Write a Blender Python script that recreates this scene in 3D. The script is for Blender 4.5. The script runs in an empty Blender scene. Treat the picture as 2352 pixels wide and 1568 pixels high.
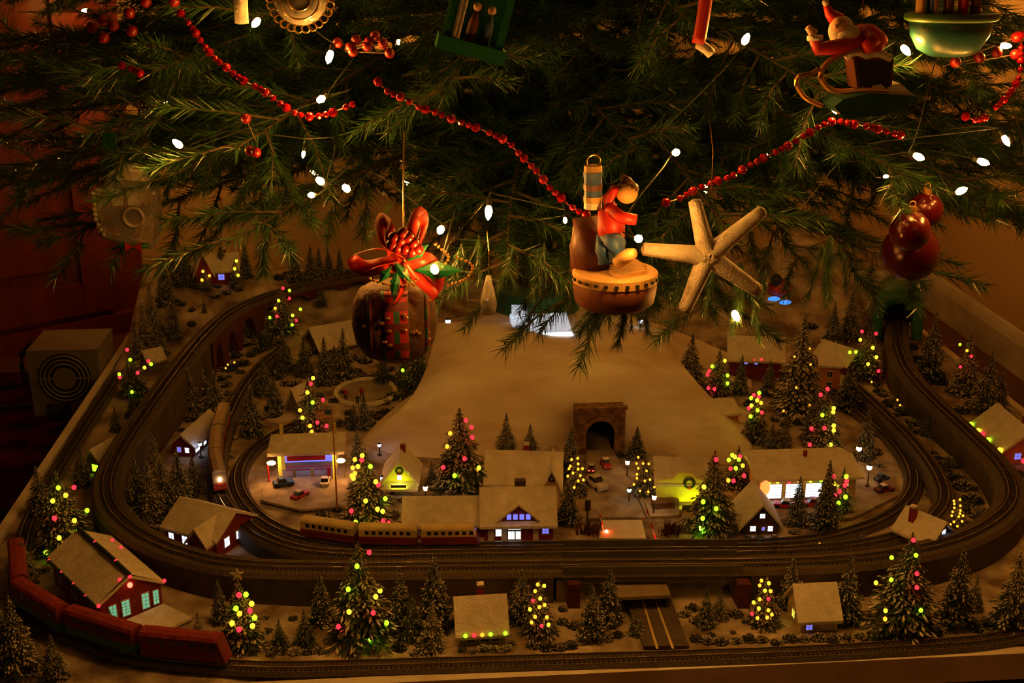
import bpy, math, random
from mathutils import Vector, Matrix, noise
random.seed(7)
S = bpy.context.scene
COL = S.collection
R = math.radians

# ------------------------------------------------------------------ camera
F, CX, CY = 2800.0, 1176.0, 784.0          # focal length in pixels of the 2352 x 1568 frame
PIT = math.atan(967 / F)
YAW = math.atan(244 / (F * math.cos(PIT) + 967 * math.sin(PIT)))
H = 0.95                                    # camera height above the layout board (z = 0)
cd = bpy.data.cameras.new('camera')
cd.sensor_width = 36.0
cd.lens = F * 36.0 / 2352.0
cd.clip_start = 0.02
cam = bpy.data.objects.new('camera', cd)
COL.objects.link(cam)
cam.location = (0, 0, H)
cam.rotation_euler = (math.pi / 2 - PIT, 0, -YAW)
S.camera = cam

# ------------------------------------------------------------------ world, added fill light, exposure
w = bpy.data.worlds.new('world'); S.world = w
w.use_nodes = True
w.node_tree.nodes['Background'].inputs[0].default_value = (1.0, 0.38, 0.06, 1)
w.node_tree.nodes['Background'].inputs[1].default_value = 0.006
def area(name, loc, target, size, power, col):
    l = bpy.data.lights.new(name, 'AREA'); l.size = size; l.energy = power; l.color = col
    o = bpy.data.objects.new(name, l); COL.objects.link(o); o.location = loc
    d = Vector(target) - Vector(loc)
    o.rotation_euler = d.to_track_quat('-Z', 'Y').to_euler()
    return o
area('fill_light', (0.9, -1.3, 2.1), (0.3, 2.0, 0.0), 0.7, 3.0, (1.0, 0.36, 0.045))  # warm fill added behind the camera, no visible source
S.view_settings.view_transform = 'Standard'
S.view_settings.look = 'None'
S.view_settings.exposure = 0.0
S.view_settings.gamma = 1.0
S.view_settings.use_curve_mapping = False
S.cycles.max_bounces = 4
S.cycles.diffuse_bounces = 2
S.cycles.glossy_bounces = 2
S.cycles.transmission_bounces = 4
S.cycles.adaptive_threshold = 0.045
S.cycles.time_limit = 900.0
S.cycles.caustics_reflective = False
S.cycles.caustics_refractive = False

# ------------------------------------------------------------------ pixel -> place helpers
def ray(px, py):
    x = (px - CX) / F; y = -(py - CY) / F
    f = math.cos(PIT) + y * math.sin(PIT); u = -math.sin(PIT) + y * math.cos(PIT)
    c, s = math.cos(YAW), math.sin(YAW)
    return Vector((x * c + f * s, -x * s + f * c, u))
def G(px, py, z=0.0):                       # point of height z seen at a pixel
    r = ray(px, py); t = (z - H) / r.z
    return Vector((r.x * t, r.y * t, z))
def at(px, py, Y):                          # point of distance Y seen at a pixel
    r = ray(px, py); t = Y / r.y
    return Vector((r.x * t, Y, H + r.z * t))
def pxsize(p):                              # metres per pixel at a place
    d = p.y * math.cos(PIT) + (H - p.z) * math.sin(PIT)
    return d / F

def sm(t):
    t = max(0.0, min(1.0, t)); return t * t * (3 - 2 * t)
def gz(x, y):                               # height of the snow ground
    h = 0.0
    h += 0.105 * sm((y - 2.62) / 0.36) * sm((0.25 - x) / 0.5)
    h += 0.02 * sm((y - 2.3) / 0.4) * sm((-0.35 - x) / 0.25)
    h += 0.15 * math.exp(-(((x - 0.98) / 0.20) ** 2 + ((y - 2.93) / 0.17) ** 2))
    h += 0.05 * sm((y - 2.5) / 0.4) * sm((x - 0.55) / 0.3) * (1 - sm((x - 1.05) / 0.12))
    h += 0.004 * noise.noise(Vector((x * 9, y * 9, 0.3)))
    return h
def T(px, py):                              # point of the snow ground seen at a pixel
    r = ray(px, py); t = 1.3
    while t < 4.0:
        p = Vector((r.x * t, r.y * t, H + r.z * t))
        if p.z <= gz(p.x, p.y) or p.y > 3.04:
            return Vector((p.x, p.y, gz(p.x, p.y)))
        t += 0.004
    return G(px, py)

# ------------------------------------------------------------------ materials
def mat(name, col, rough=0.6, metal=0.0, col2=None, scale=40.0, bump=0.0, bscale=None, spec=0.5, trans=0.0, detail=3.0, stretch=None):
    m = bpy.data.materials.new(name); m.use_nodes = True
    nt = m.node_tree; b = nt.nodes['Principled BSDF']
    b.inputs['Base Color'].default_value = (*col, 1)
    b.inputs['Roughness'].default_value = rough
    b.inputs['Metallic'].default_value = metal
    b.inputs['Specular IOR Level'].default_value = spec
    b.inputs['Transmission Weight'].default_value = trans
    tc = nt.nodes.new('ShaderNodeTexCoord')
    mp = nt.nodes.new('ShaderNodeMapping'); nt.links.new(tc.outputs['Object'], mp.inputs[0])
    if stretch: mp.inputs['Scale'].default_value = stretch
    n = nt.nodes.new('ShaderNodeTexNoise'); nt.links.new(mp.outputs[0], n.inputs['Vector'])
    n.inputs['Scale'].default_value = scale; n.inputs['Detail'].default_value = detail
    r = nt.nodes.new('ShaderNodeValToRGB'); nt.links.new(n.outputs[0], r.inputs[0])
    c2 = col2 if col2 else tuple(min(1, c * 0.8) for c in col)
    r.color_ramp.elements[0].position = 0.35; r.color_ramp.elements[1].position = 0.65
    r.color_ramp.elements[0].color = (*c2, 1); r.color_ramp.elements[1].color = (*col, 1)
    nt.links.new(r.outputs[0], b.inputs['Base Color'])
    if bump:
        n2 = nt.nodes.new('ShaderNodeTexNoise'); nt.links.new(mp.outputs[0], n2.inputs['Vector'])
        n2.inputs['Scale'].default_value = bscale or scale * 2
        bp = nt.nodes.new('ShaderNodeBump'); bp.inputs['Strength'].default_value = bump
        bp.inputs['Distance'].default_value = 0.004
        nt.links.new(n2.outputs[0], bp.inputs['Height']); nt.links.new(bp.outputs[0], b.inputs['Normal'])
    return m
def emit(name, col, strength):
    m = bpy.data.materials.new(name); m.use_nodes = True
    b = m.node_tree.nodes['Principled BSDF']
    b.inputs['Base Color'].default_value = (*[c * 0.3 for c in col], 1)
    b.inputs['Emission Color'].default_value = (*col, 1)
    b.inputs['Emission Strength'].default_value = strength
    b.inputs['Roughness'].default_value = 0.3
    return m
M = {}
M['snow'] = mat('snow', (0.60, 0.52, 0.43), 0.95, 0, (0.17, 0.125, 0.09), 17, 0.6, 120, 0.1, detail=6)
M['snow_roof'] = mat('snow_roof', (0.84, 0.80, 0.75), 0.9, 0, (0.70, 0.65, 0.58), 60, 0.5, 300, 0.1)
M['mountain'] = mat('mountain_snow', (0.92, 0.86, 0.76), 0.9, 0, (0.64, 0.50, 0.36), 8, 0.8, 40, 0.1, detail=8, stretch=(0.6, 1.2, 1.6))
M['white_paint'] = mat('white_paint', (0.78, 0.74, 0.68), 0.5, 0, (0.62, 0.55, 0.47), 12, 0.1)
M['board'] = mat('board_dark', (0.06, 0.045, 0.03), 0.8)
M['bed'] = mat('ballast', (0.12, 0.095, 0.07), 0.9, 0, (0.06, 0.048, 0.036), 300, 0.5, 500)
M['riser'] = mat('riser_foam', (0.10, 0.075, 0.05), 0.9, 0, (0.05, 0.038, 0.025), 25, 0.3)
M['tie'] = mat('sleeper_brown', (0.045, 0.03, 0.02), 0.8)
M['rail'] = mat('rail_steel', (0.42, 0.36, 0.28), 0.35, 0.9)
M['girder'] = mat('girder_grey', (0.14, 0.135, 0.11), 0.55, 0.1, (0.11, 0.10, 0.08), 30)
M['asphalt'] = mat('asphalt', (0.10, 0.08, 0.065), 0.9, 0, (0.07, 0.055, 0.045), 60, 0.3)
M['slush'] = mat('slush_road', (0.45, 0.38, 0.32), 0.9, 0, (0.25, 0.19, 0.15), 30, 0.4)
M['concrete'] = mat('concrete', (0.34, 0.27, 0.20), 0.9, 0, (0.26, 0.2, 0.14), 40, 0.2)
M['roadline'] = mat('road_line', (0.62, 0.48, 0.2), 0.7)
M['stone'] = mat('portal_stone', (0.30, 0.17, 0.08), 0.9, 0, (0.10, 0.05, 0.02), 90, 0.9, 130)
M['black'] = mat('black', (0.012, 0.011, 0.010), 0.7)
M['redbrick'] = mat('red_brick', (0.30, 0.025, 0.018), 0.8, 0, (0.20, 0.015, 0.01), 120, 0.4)
M['darkred'] = mat('dark_red', (0.20, 0.02, 0.015), 0.7, 0, (0.13, 0.012, 0.008), 60)
M['viaduct'] = mat('viaduct_red', (0.12, 0.024, 0.014), 0.85, 0, (0.07, 0.014, 0.008), 90, 0.4)
M['red'] = mat('bright_red', (0.55, 0.02, 0.015), 0.5)
M['yellowwall'] = mat('yellow_wall', (0.84, 0.86, 0.16), 0.7, 0, (0.66, 0.6, 0.16), 40)
M['cream'] = mat('cream_wall', (0.72, 0.58, 0.30), 0.7)
M['orange'] = mat('orange_wall', (0.62, 0.24, 0.06), 0.8, 0, (0.46, 0.16, 0.04), 60, 0.3)
M['brownwall'] = mat('brown_wall', (0.16, 0.08, 0.04), 0.8, 0, (0.1, 0.05, 0.025), 60)
M['greywall'] = mat('grey_wall', (0.30, 0.27, 0.23), 0.8)
M['greenwall'] = mat('pale_green_wall', (0.30, 0.40, 0.26), 0.8)
M['whitetrim'] = mat('white_trim', (0.75, 0.72, 0.68), 0.6)
M['darktrim'] = mat('dark_trim', (0.05, 0.035, 0.025), 0.6)
M['fir'] = mat('fir_green', (0.028, 0.055, 0.026), 0.7, 0, (0.014, 0.028, 0.014), 120)
M['flock'] = mat('flock', (0.86, 0.81, 0.75), 0.95, 0, (0.60, 0.55, 0.48), 200, 0.4, 500, 0.1)
M['trunk'] = mat('trunk_brown', (0.09, 0.05, 0.025), 0.9, 0, (0.05, 0.028, 0.014), 80, 0.4)
M['bush'] = mat('bush_green', (0.045, 0.055, 0.024), 0.9, 0, (0.02, 0.026, 0.012), 150, 0.5)
M['needle'] = mat('needle_green', (0.034, 0.100, 0.022), 0.28, 0, (0.012, 0.042, 0.009), 25, spec=0.6)
M['twig'] = mat('twig_brown', (0.07, 0.05, 0.022), 0.8)
M['wire'] = mat('wire_green', (0.004, 0.010, 0.004), 0.7)
M['gold'] = mat('gold', (0.75, 0.45, 0.14), 0.28, 0.9)
M['bead'] = mat('red_bead', (0.26, 0.003, 0.006), 0.10, 0.35, (0.16, 0.002, 0.004), 60)
M['berry'] = mat('red_berry', (0.20, 0.005, 0.005), 0.35)
M['ball'] = mat('red_satin_ball', (0.055, 0.001, 0.003), 0.24, 0.2, (0.045, 0.001, 0.002), 20)
M['starfish'] = mat('starfish', (0.62, 0.56, 0.50), 0.8, 0, (0.50, 0.44, 0.38), 60, 0.35, 420)
M['glass'] = mat('clear_glass', (0.86, 0.84, 0.78), 0.12, 0, (0.8, 0.78, 0.7), 40, 0.4, 60, 0.6, trans=0.75)
M['steel'] = mat('grey_steel', (0.30, 0.28, 0.22), 0.5, 0.3)
M['silver'] = mat('silver_car', (0.55, 0.50, 0.44), 0.3, 0.7)
M['bluepaint'] = mat('blue_paint', (0.04, 0.10, 0.28), 0.5)
M['tealglaze'] = mat('teal_glaze', (0.018, 0.085, 0.075), 0.35, 0, (0.012, 0.06, 0.055), 15)
M['limerim'] = mat('lime_rim', (0.04, 0.11, 0.008), 0.5)
M['greenplastic'] = mat('green_plastic', (0.007, 0.10, 0.035), 0.35)
M['skin'] = mat('skin', (0.62, 0.36, 0.24), 0.6)
M['tan'] = mat('tan', (0.58, 0.34, 0.12), 0.6)
M['walnut'] = mat('walnut', (0.12, 0.035, 0.02), 0.5)
M['terracotta'] = mat('terracotta', (0.20, 0.055, 0.02), 0.6, 0, (0.14, 0.04, 0.015), 30)
M['brownbag'] = mat('brown_burlap', (0.11, 0.055, 0.028), 0.7, 0, (0.06, 0.03, 0.015), 70, 0.6, 140)
M['ribbon'] = mat('red_ribbon', (0.55, 0.035, 0.012), 0.4, 0, (0.45, 0.02, 0.01), 25)
M['wool'] = mat('white_wool', (0.72, 0.66, 0.58), 0.9, 0, (0.6, 0.53, 0.46), 80, 0.5)
M['ceramicgreen'] = mat('green_ceramic', (0.03, 0.17, 0.06), 0.5, 0, (0.02, 0.12, 0.05), 8)

W_WARM = (1.0, 0.60, 0.22)
M['bulb'] = emit('bulb_glow', (1.0, 0.39, 0.050), 480.0)
M['led_r'] = emit('led_red', (1.0, 0.016, 0.028), 3.2)
M['led_g'] = emit('led_green', (0.33, 1.0, 0.015), 2.6)
M['led_y'] = emit('led_yellow', (1.0, 0.60, 0.02), 3.4)
M['led_a'] = emit('led_amber', (1.0, 0.36, 0.02), 2.4)
M['lit_blue'] = emit('lit_cool_pane', (0.62, 0.76, 1.0), 3.0)
M['lit_white'] = emit('lit_white_pane', (0.85, 0.95, 1.0), 2.4)
M['lit_violet'] = emit('lit_violet_pane', (0.22, 0.22, 1.0), 1.0)
M['lit_yellow'] = emit('lit_yellow_pane', (1.0, 0.9, 0.08), 1.4)
M['lit_green'] = emit('lit_green_pane', (0.25, 0.8, 0.45), 0.55)
M['lit_warm'] = emit('lit_warm_globe', (1.0, 0.55, 0.22), 24.0)
M['lit_canopy'] = emit('lit_canopy_lamp', (1.0, 0.40, 0.08), 80.0)
M['lit_cool_lamp'] = emit('lit_cool_lamp', (0.50, 0.66, 1.0), 9.0)
M['lit_gate'] = emit('lit_gate_lamp', (1.0, 0.06, 0.02), 90.0)
M['lit_green_lamp'] = emit('lit_green_lamp', (0.30, 1.0, 0.02), 16.0)
M['lit_cyan'] = emit('lit_cyan_globe', (0.55, 1.0, 0.85), 4.0)
M['lit_orange'] = emit('lit_orange_lantern', (1.0, 0.22, 0.04), 2.2)
M['lit_redlamp'] = emit('lit_red_lamp', (1.0, 0.12, 0.06), 4.5)
M['lit_yg'] = emit('lit_yellow_green_flood', (0.80, 0.85, 0.02), 26.0)
M['lit_bluespot'] = emit('lit_blue_spot', (0.06, 0.30, 1.0), 1.1)
M['pane_dark'] = mat('dark_pane', (0.02, 0.02, 0.03), 0.2)

# ------------------------------------------------------------------ mesh builder
class MB:
    def __init__(s): s.v = []; s.f = []; s.mi = []; s.cur = 0
    def add(s, vs, fs, X=None):
        o = len(s.v)
        s.v += [tuple(X @ Vector(p)) if X else tuple(p) for p in vs]
        for f in fs: s.f.append(tuple(i + o for i in f)); s.mi.append(s.cur)
        return s
    def box(s, c, d, rz=0.0, X=None):
        x, y, z = (k / 2 for k in d)
        vs = [(a * x, b * y, e * z) for e in (-1, 1) for b in (-1, 1) for a in (-1, 1)]
        Mx = Matrix.Translation(c) @ Matrix.Rotation(rz, 4, 'Z')
        if X: Mx = X @ Mx
        return s.add(vs, [(0, 2, 3, 1), (4, 5, 7, 6), (0, 1, 5, 4), (2, 6, 7, 3), (0, 4, 6, 2), (1, 3, 7, 5)], Mx)
    def tube(s, pts, r, n=6, cap=True, X=None):
        pts = [Vector(p) for p in pts]; k = len(pts)
        rs = r if isinstance(r, (list, tuple)) else [r] * k
        vs = []; up = Vector((0.13, 0.21, 0.97))
        for i, p in enumerate(pts):
            t = (pts[min(i + 1, k - 1)] - pts[max(i - 1, 0)])
            t = t.normalized() if t.length > 1e-9 else Vector((0, 0, 1))
            a = t.cross(up)
            if a.length < 1e-4: a = t.cross(Vector((1, 0, 0)))
            a.normalize(); b = a.cross(t)
            for j in range(n):
                th = 2 * math.pi * j / n
                vs.append(p + (a * math.cos(th) + b * math.sin(th)) * rs[i])
        fs = [(i * n + j, i * n + (j + 1) % n, (i + 1) * n + (j + 1) % n, (i + 1) * n + j) for i in range(k - 1) for j in range(n)]
        if cap: fs += [tuple(range(n))[::-1], tuple((k - 1) * n + j for j in range(n))]
        return s.add(vs, fs, X)
    def cyl(s, a, b, r0, r1=None, n=10, X=None):
        return s.tube([a, b], [r0, r0 if r1 is None else r1], n, True, X)
    def lathe(s, prof, n=12, c=(0, 0, 0), X=None):
        c = Vector(c); vs = []
        for (r, z) in prof:
            for j in range(n):
                th = 2 * math.pi * j / n
                vs.append(c + Vector((r * math.cos(th), r * math.sin(th), z)))
        k = len(prof)
        fs = [(i * n + j, i * n + (j + 1) % n, (i + 1) * n + (j + 1) % n, (i + 1) * n + j) for i in range(k - 1) for j in range(n)]
        fs += [tuple(range(n))[::-1], tuple((k - 1) * n + j for j in range(n))]
        return s.add(vs, fs, X)
    def sph(s, c, r, n=10, m=6, sc=(1, 1, 1), X=None):
        pr = [(max(1e-4, math.sin(math.pi * i / m)) , -math.cos(math.pi * i / m)) for i in range(m + 1)]
        Mx = Matrix.Translation(c) @ Matrix.Diagonal((r * sc[0], r * sc[1], r * sc[2], 1))
        if X: Mx = X @ Mx
        return s.lathe(pr, n, (0, 0, 0), Mx)
    def torus(s, c, R_, r, n=20, m=6, X=None):
        vs = []; fs = []
        for i in range(n):
            a = 2 * math.pi * i / n
            for j in range(m):
                b = 2 * math.pi * j / m
                vs.append(Vector(c) + Vector(((R_ + r * math.cos(b)) * math.cos(a), (R_ + r * math.cos(b)) * math.sin(a), r * math.sin(b))))
                fs.append((i * m + j, ((i + 1) % n) * m + j, ((i + 1) % n) * m + (j + 1) % m, i * m + (j + 1) % m))
        return s.add(vs, fs, X)
    def prism(s, poly, a, b, axis='y', X=None):       # 2-D outline extruded along an axis from a to b
        k = len(poly)
        def P(u, v, t): return {'y': (u, t, v), 'x': (t, u, v), 'z': (u, v, t)}[axis]
        vs = [P(u, v, a) for u, v in poly] + [P(u, v, b) for u, v in poly]
        fs = [tuple(range(k)), tuple(range(2 * k - 1, k - 1, -1))]
        fs += [(i, i + k, (i + 1) % k + k, (i + 1) % k) for i in range(k)]
        return s.add(vs, fs, X)
    def mesh(s, name, mats, smooth=False):
        me = bpy.data.meshes.new(name)
        me.from_pydata(s.v, [], s.f)
        for m in (mats if isinstance(mats, (list, tuple)) else [mats]): me.materials.append(M[m] if isinstance(m, str) else m)
        if any(s.mi): me.polygons.foreach_set('material_index', s.mi)
        if smooth: me.polygons.foreach_set('use_smooth', [True] * len(me.polygons))
        me.update()
        return me
    def build(s, name, mats, parent=None, smooth=False, loc=None):
        return link(name, s.mesh(name, mats, smooth), parent, loc)
def link(name, data, parent=None, loc=None):
    o = bpy.data.objects.new(name, data); COL.objects.link(o)
    if parent: o.parent = parent
    if loc is not None: o.location = loc
    return o
def tag(o, label, cat, group=None, kind=None):
    if label: o['label'] = label
    if cat: o['category'] = cat
    if group: o['group'] = group
    if kind: o['kind'] = kind
    return o
def thing(name, label, cat, loc=(0, 0, 0), rz=0.0, group=None):
    e = bpy.data.objects.new(name, None); COL.objects.link(e)
    e.empty_display_size = 0.02
    e.location = loc; e.rotation_euler = (0, 0, rz)
    return tag(e, label, cat, group)
def structure(o): o['kind'] = 'structure'; return o

def spline(pts, step=0.012):
    P = [Vector(p) for p in pts]; out = []
    Q = [P[0] * 2 - P[1]] + P + [P[-1] * 2 - P[-2]]
    for i in range(1, len(Q) - 2):
        a, b, c, d = Q[i - 1:i + 3]
        n = max(2, int((c - b).length / step))
        for k in range(n):
            t = k / n
            out.append(0.5 * ((2 * b) + (c - a) * t + (2 * a - 5 * b + 4 * c - d) * t * t + (3 * b - a - 3 * c + d) * t ** 3))
    out.append(P[-1])
    return out

# ================================================================== the room
FZ = -0.10
WX, WY = 1.47, 3.26
m = MB(); m.box((0.2, 1.6, FZ - 0.02), (5.6, 6.6, 0.04))
M['floor'] = mat('floor_wood', (0.16, 0.055, 0.022), 0.5, 0, (0.10, 0.032, 0.013), 6, stretch=(1, 9, 1))
structure(m.build('floor', 'floor'))
M['wall'] = mat('wall_paint', (0.78, 0.55, 0.30), 0.85, 0, (0.74, 0.52, 0.28), 3, 0.1, 80)
m = MB(); m.box((0.2, WY + 0.03, 1.15), (5.2, 0.06, 2.5)); structure(m.build('wall_back', 'wall'))
m = MB(); m.box((WX + 0.03, 1.2, 1.15), (0.06, 4.2, 2.5)); structure(m.build('wall_right', 'wall'))
def baseboard(poly, a, b, axis, name):
    m = MB(); m.prism(poly, a, b, axis); structure(m.build(name, 'white_paint'))
pf = [(0, 0), (0.016, 0), (0.016, 0.075), (0.012, 0.088), (0.006, 0.100), (0, 0.104)]
baseboard([(WX - u, FZ + v) for u, v in pf], -0.9, WY, 'y', 'baseboard_right')
baseboard([(WY - u, FZ + v) for u, v in pf], -1.2, WX - 0.016, 'x', 'baseboard_back')

# corner cabinet of dark wood, standing at an angle on the left
P0 = G(345, 748, FZ); P1 = G(-10, 822, FZ)
cdir = (P1 - P0); cw = 1.5; cdir.z = 0; cdir.normalize()
crz = math.atan2(cdir.y, cdir.x)
cab = thing('corner_cabinet', 'dark reddish wood cabinet with a panelled door standing behind the layout', 'cabinet', P0, crz)
Xc = Matrix.Translation(P0) @ Matrix.Rotation(crz, 4, 'Z'); Xi = Xc.inverted()
def cab_uv(px, py):
    n = Vector((-cdir.y, cdir.x, 0)); r = ray(px, py); o = Vector((0, 0, H))
    t = (P0 - o).dot(n) / r.dot(n); q = Xi @ (o + r * t); return q.x, q.z
# local x runs to the left along the face; the face looks to local +y
u_door, z_door = cab_uv(266, 704); u_pan, z_pan = cab_uv(186, 650)
M['cabinet'] = mat('cabinet_wood', (0.22, 0.026, 0.008), 0.45, 0, (0.15, 0.016, 0.006), 5, 0.1, stretch=(6, 6, 0.6))
sy = -1 if (Xi @ Vector((0, 0, H))).y < 0 else 1
m = MB(); m.box((cw / 2, -sy * 0.16, 1.1), (cw, 0.30, 2.2)); m.build('carcass', 'cabinet', cab)
m = MB(); m.box((cw / 2, 0.004 * sy, 0.028), (cw, 0.03, 0.056)); m.build('plinth', 'cabinet', cab)
m = MB()
dw = 0.62
for (a, b, c_, d_) in ((u_door, u_pan, z_door, 2.1), (u_door + dw - (u_pan - u_door), u_door + dw, z_door, 2.1)):
    m.box(((a + b) / 2, sy * 0.002, (c_ + d_) / 2), (b - a, 0.024, d_ - c_))
dr = m.build('door', 'cabinet', cab)
for zz, hh in ((z_door, z_pan - z_door), (2.0, 0.1)):
    m = MB(); m.box((u_door + dw / 2, sy * 0.0015, zz + hh / 2), (dw - 2 * (u_pan - u_door), 0.023, hh)); m.build('rail', 'cabinet', dr)
m = MB(); ia, ib = u_pan + 0.0, u_door + dw - (u_pan - u_door)
for k, (ins, dd) in enumerate(((0.0, 0.006), (0.05, 0.018))):
    m.box(((ia + ib) / 2, -sy * 0.008 + sy * dd / 2, (z_pan + 2.0) / 2), (ib - ia - 2 * ins, dd, 2.0 - z_pan - 2 * ins))
m.build('panel', 'cabinet', dr)

# dark red patterned rug
M['rug'] = mat('rug', (0.07, 0.007, 0.007), 0.95, 0, (0.006, 0.004, 0.004), 14, 0.3, 200, 0.05, detail=1.5)
m = MB(); m.box((-1.05, 2.10, FZ + 0.004), (1.3, 1.55, 0.008))
tag(m.build('rug', 'rug'), 'dark red rug with black swirls on the floor left of the layout', 'rug')

# computer power supply on the floor
q0 = G(80, 957, FZ + 0.008); psx = 0.152
ps = thing('power_supply', 'grey metal computer power supply with round fan grille on the floor', 'power supply', (q0.x + psx / 2, q0.y, FZ + 0.008))
m = MB(); m.box((0, 0.072, 0.0775), (psx, 0.144, 0.155)); body = m.build('case', 'steel', ps)
m = MB(); m.lathe([(0.057, 0), (0.057, 0.003)], 32, X=Matrix.Translation((0, 0.0, 0.09)) @ Matrix.Rotation(math.pi / 2, 4, 'X')); fo = m.build('fan_opening', 'black', ps)
for rr in (0.052, 0.043, 0.034):
    m = MB(); m.torus((0, 0, 0), rr, 0.0022, 36, 6, Matrix.Translation((0, -0.004, 0.09)) @ Matrix.Rotation(math.pi / 2, 4, 'X')); m.build('grille_ring', 'steel', fo)
m = MB(); m.lathe([(0.025, 0), (0.025, 0.004)], 24, X=Matrix.Translation((0, -0.002, 0.09)) @ Matrix.Rotation(math.pi / 2, 4, 'X')); m.build('fan_hub', 'steel', fo)
for a in (0, math.pi):
    m = MB(); m.box((0.04 * math.cos(a), -0.004, 0.09), (0.036, 0.002, 0.004)); m.build('grille_bar', 'steel', fo)
m = MB(); m.box((-0.02, -0.003, 0.018), (0.05, 0.008, 0.024)); m.build('power_socket', 'black', ps)
m = MB(); m.box((-0.02, -0.02, 0.018), (0.028, 0.03, 0.02)); m.build('power_plug', 'black', ps)
m = MB(); m.tube(spline([(-0.06, 0.16, 0.10), (-0.09, 0.14, 0.13), (-0.13, 0.13, 0.10), (-0.12, 0.12, 0.03), (-0.08, 0.1, 0.006), (-0.12, 0.05, 0.005), (-0.2, 0.06, 0.005)], 0.02), 0.006, 6); m.build('cable', 'black', ps, True)

# ================================================================== layout board and snow
OUT = [(-0.68, 1.392), (1.22, 1.386), (1.22, 3.06), (-0.68, 3.06)]
tb = thing('layout_board', 'white edged board carrying the snowy model railway village', 'board', (0.27, 2.2, -0.05))
def oloc(p, z): return (p[0] - 0.27, p[1] - 2.2, z + 0.05)
m = MB(); m.prism([(x - 0.27, y - 2.2) for x, y in OUT], 0.018, 0.046, 'z'); m.build('board_panel', 'board', tb)
for i in range(4):
    a = Vector(OUT[i]); b = Vector(OUT[(i + 1) % 4]); d = (b - a).normalized(); nn = Vector((d.y, -d.x))
    q = [a, b, b + nn * 0.016 + d * 0.004, a + nn * 0.016 - d * 0.004]
    m = MB(); m.prism([(p.x - 0.27, p.y - 2.2) for p in q], 0.014, 0.055, 'z'); m.build('edge_strip', 'white_paint', tb)
for x, y in ((-0.5, 1.75), (1.05, 1.75), (-0.55, 2.9), (1.1, 2.9)):
    m = MB(); m.box((x - 0.27, y - 2.2, -0.016), (0.08, 0.08, 0.068)); m.build('leg', 'board', tb)
def xr(y): return -0.68, 1.22
m = MB(); NR, NC = 120, 130
for i in range(NR + 1):
    y = 1.392 + (3.058 - 1.392) * i / NR
    lo, hi = xr(y)
    for j in range(NC + 1):
        x = lo + (hi - lo) * j / NC
        z = gz(x, y) if 0 < i < NR and 0 < j < NC else -0.003
        m.v.append((x, y, z))
for i in range(NR):
    for j in range(NC):
        a = i * (NC + 1) + j; m.f.append((a, a + 1, a + NC + 2, a + NC + 1)); m.mi.append(0)
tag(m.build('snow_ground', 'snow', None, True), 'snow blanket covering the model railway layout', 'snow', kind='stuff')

# ================================================================== tracks
def heading(path, i):
    d = path[min(i + 1, len(path) - 1)] - path[max(i - 1, 0)]; d.z = 0; return d.normalized()
def sweep(path, prof, X=None):
    m = MB(); k = len(prof)
    for i, p in enumerate(path):
        d = heading(path, i); nrm = Vector((-d.y, d.x, 0))
        for (u, v) in prof: m.v.append(tuple(p + nrm * u + Vector((0, 0, v))))
    for i in range(len(path) - 1):
        for j in range(k):
            m.f.append((i * k + j, i * k + (j + 1) % k, (i + 1) * k + (j + 1) % k, (i + 1) * k + j)); m.mi.append(0)
    m.f += [tuple(range(k)), tuple((len(path) - 1) * k + j for j in range(k))[::-1]]; m.mi += [0, 0]
    return m
def track(label, pts, bedw=0.034, riser=False, gap=None):
    path = spline(pts, 0.012)
    t = thing('model_track', label, 'railway track', (path[0].x, path[0].y, 0), 0, 'model railway tracks')
    o = Vector((path[0].x, path[0].y, 0)); lp = [p - o for p in path]
    b = bedw / 2
    sweep(lp, [(-b, -0.006), (b, -0.006), (b * 0.78, 0.0), (-b * 0.78, 0.0)]).build('roadbed', 'bed', t)
    for sgn in (-1, 1):
        sweep(lp, [(sgn * 0.0065 - 0.0007, 0.0016), (sgn * 0.0065 + 0.0007, 0.0016), (sgn * 0.0065 + 0.0006, 0.0042), (sgn * 0.0065 - 0.0006, 0.0042)]).build('rail', 'rail', t)
    m = MB(); acc = 0.0
    for i in range(1, len(lp)):
        seg = (lp[i] - lp[i - 1]); L = seg.length
        while acc < L:
            p = lp[i - 1] + seg * (acc / L); d = heading(lp, i)
            m.box((p.x, p.y, p.z + 0.0009), (0.003, 0.022, 0.0018), math.atan2(d.y, d.x)); acc += 0.0066
        acc -= L
    tag(m.build('sleepers', 'tie', t), None, None, None, 'stuff')
    if riser:
        runs = [[]]
        for p in path:
            if (gap and gap[0] < p.x < gap[1] and p.y < 1.9) or (riser == 'viaduct' and p.y > G(455, 785, .095).y and p.x < 0.5):
                if runs[-1]: runs.append([])
            else: runs[-1].append(p)
        for rn in runs:
            if len(rn) < 3: continue
            mm = MB()
            for i, p in enumerate(rn):
                d = heading(rn, i); nr = Vector((-d.y, d.x, 0))
                for u in (-b, b):
                    q = p + nr * u
                    mm.v.append(tuple(q - o + Vector((0, 0, -0.0061)))); mm.v.append((q.x - o.x, q.y - o.y, min(p.z - 0.007, gz(q.x, q.y) - 0.004)))
            for i in range(len(rn) - 1):
                a = i * 4; c = a + 4
                mm.f += [(a, c, c + 1, a + 1), (a + 2, a + 3, c + 3, c + 2)]; mm.mi += [0, 0]
            e = (len(rn) - 1) * 4
            mm.f += [(0, 1, 3, 2), (e, e + 2, e + 3, e + 1)]; mm.mi += [0, 0]
            mm.build('riser', 'riser', t)
    return path, t
def PX(lst, z=None): return [G(a[0], a[1], a[2] if len(a) > 2 else z) for a in lst]
ZB = 0.050
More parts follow.
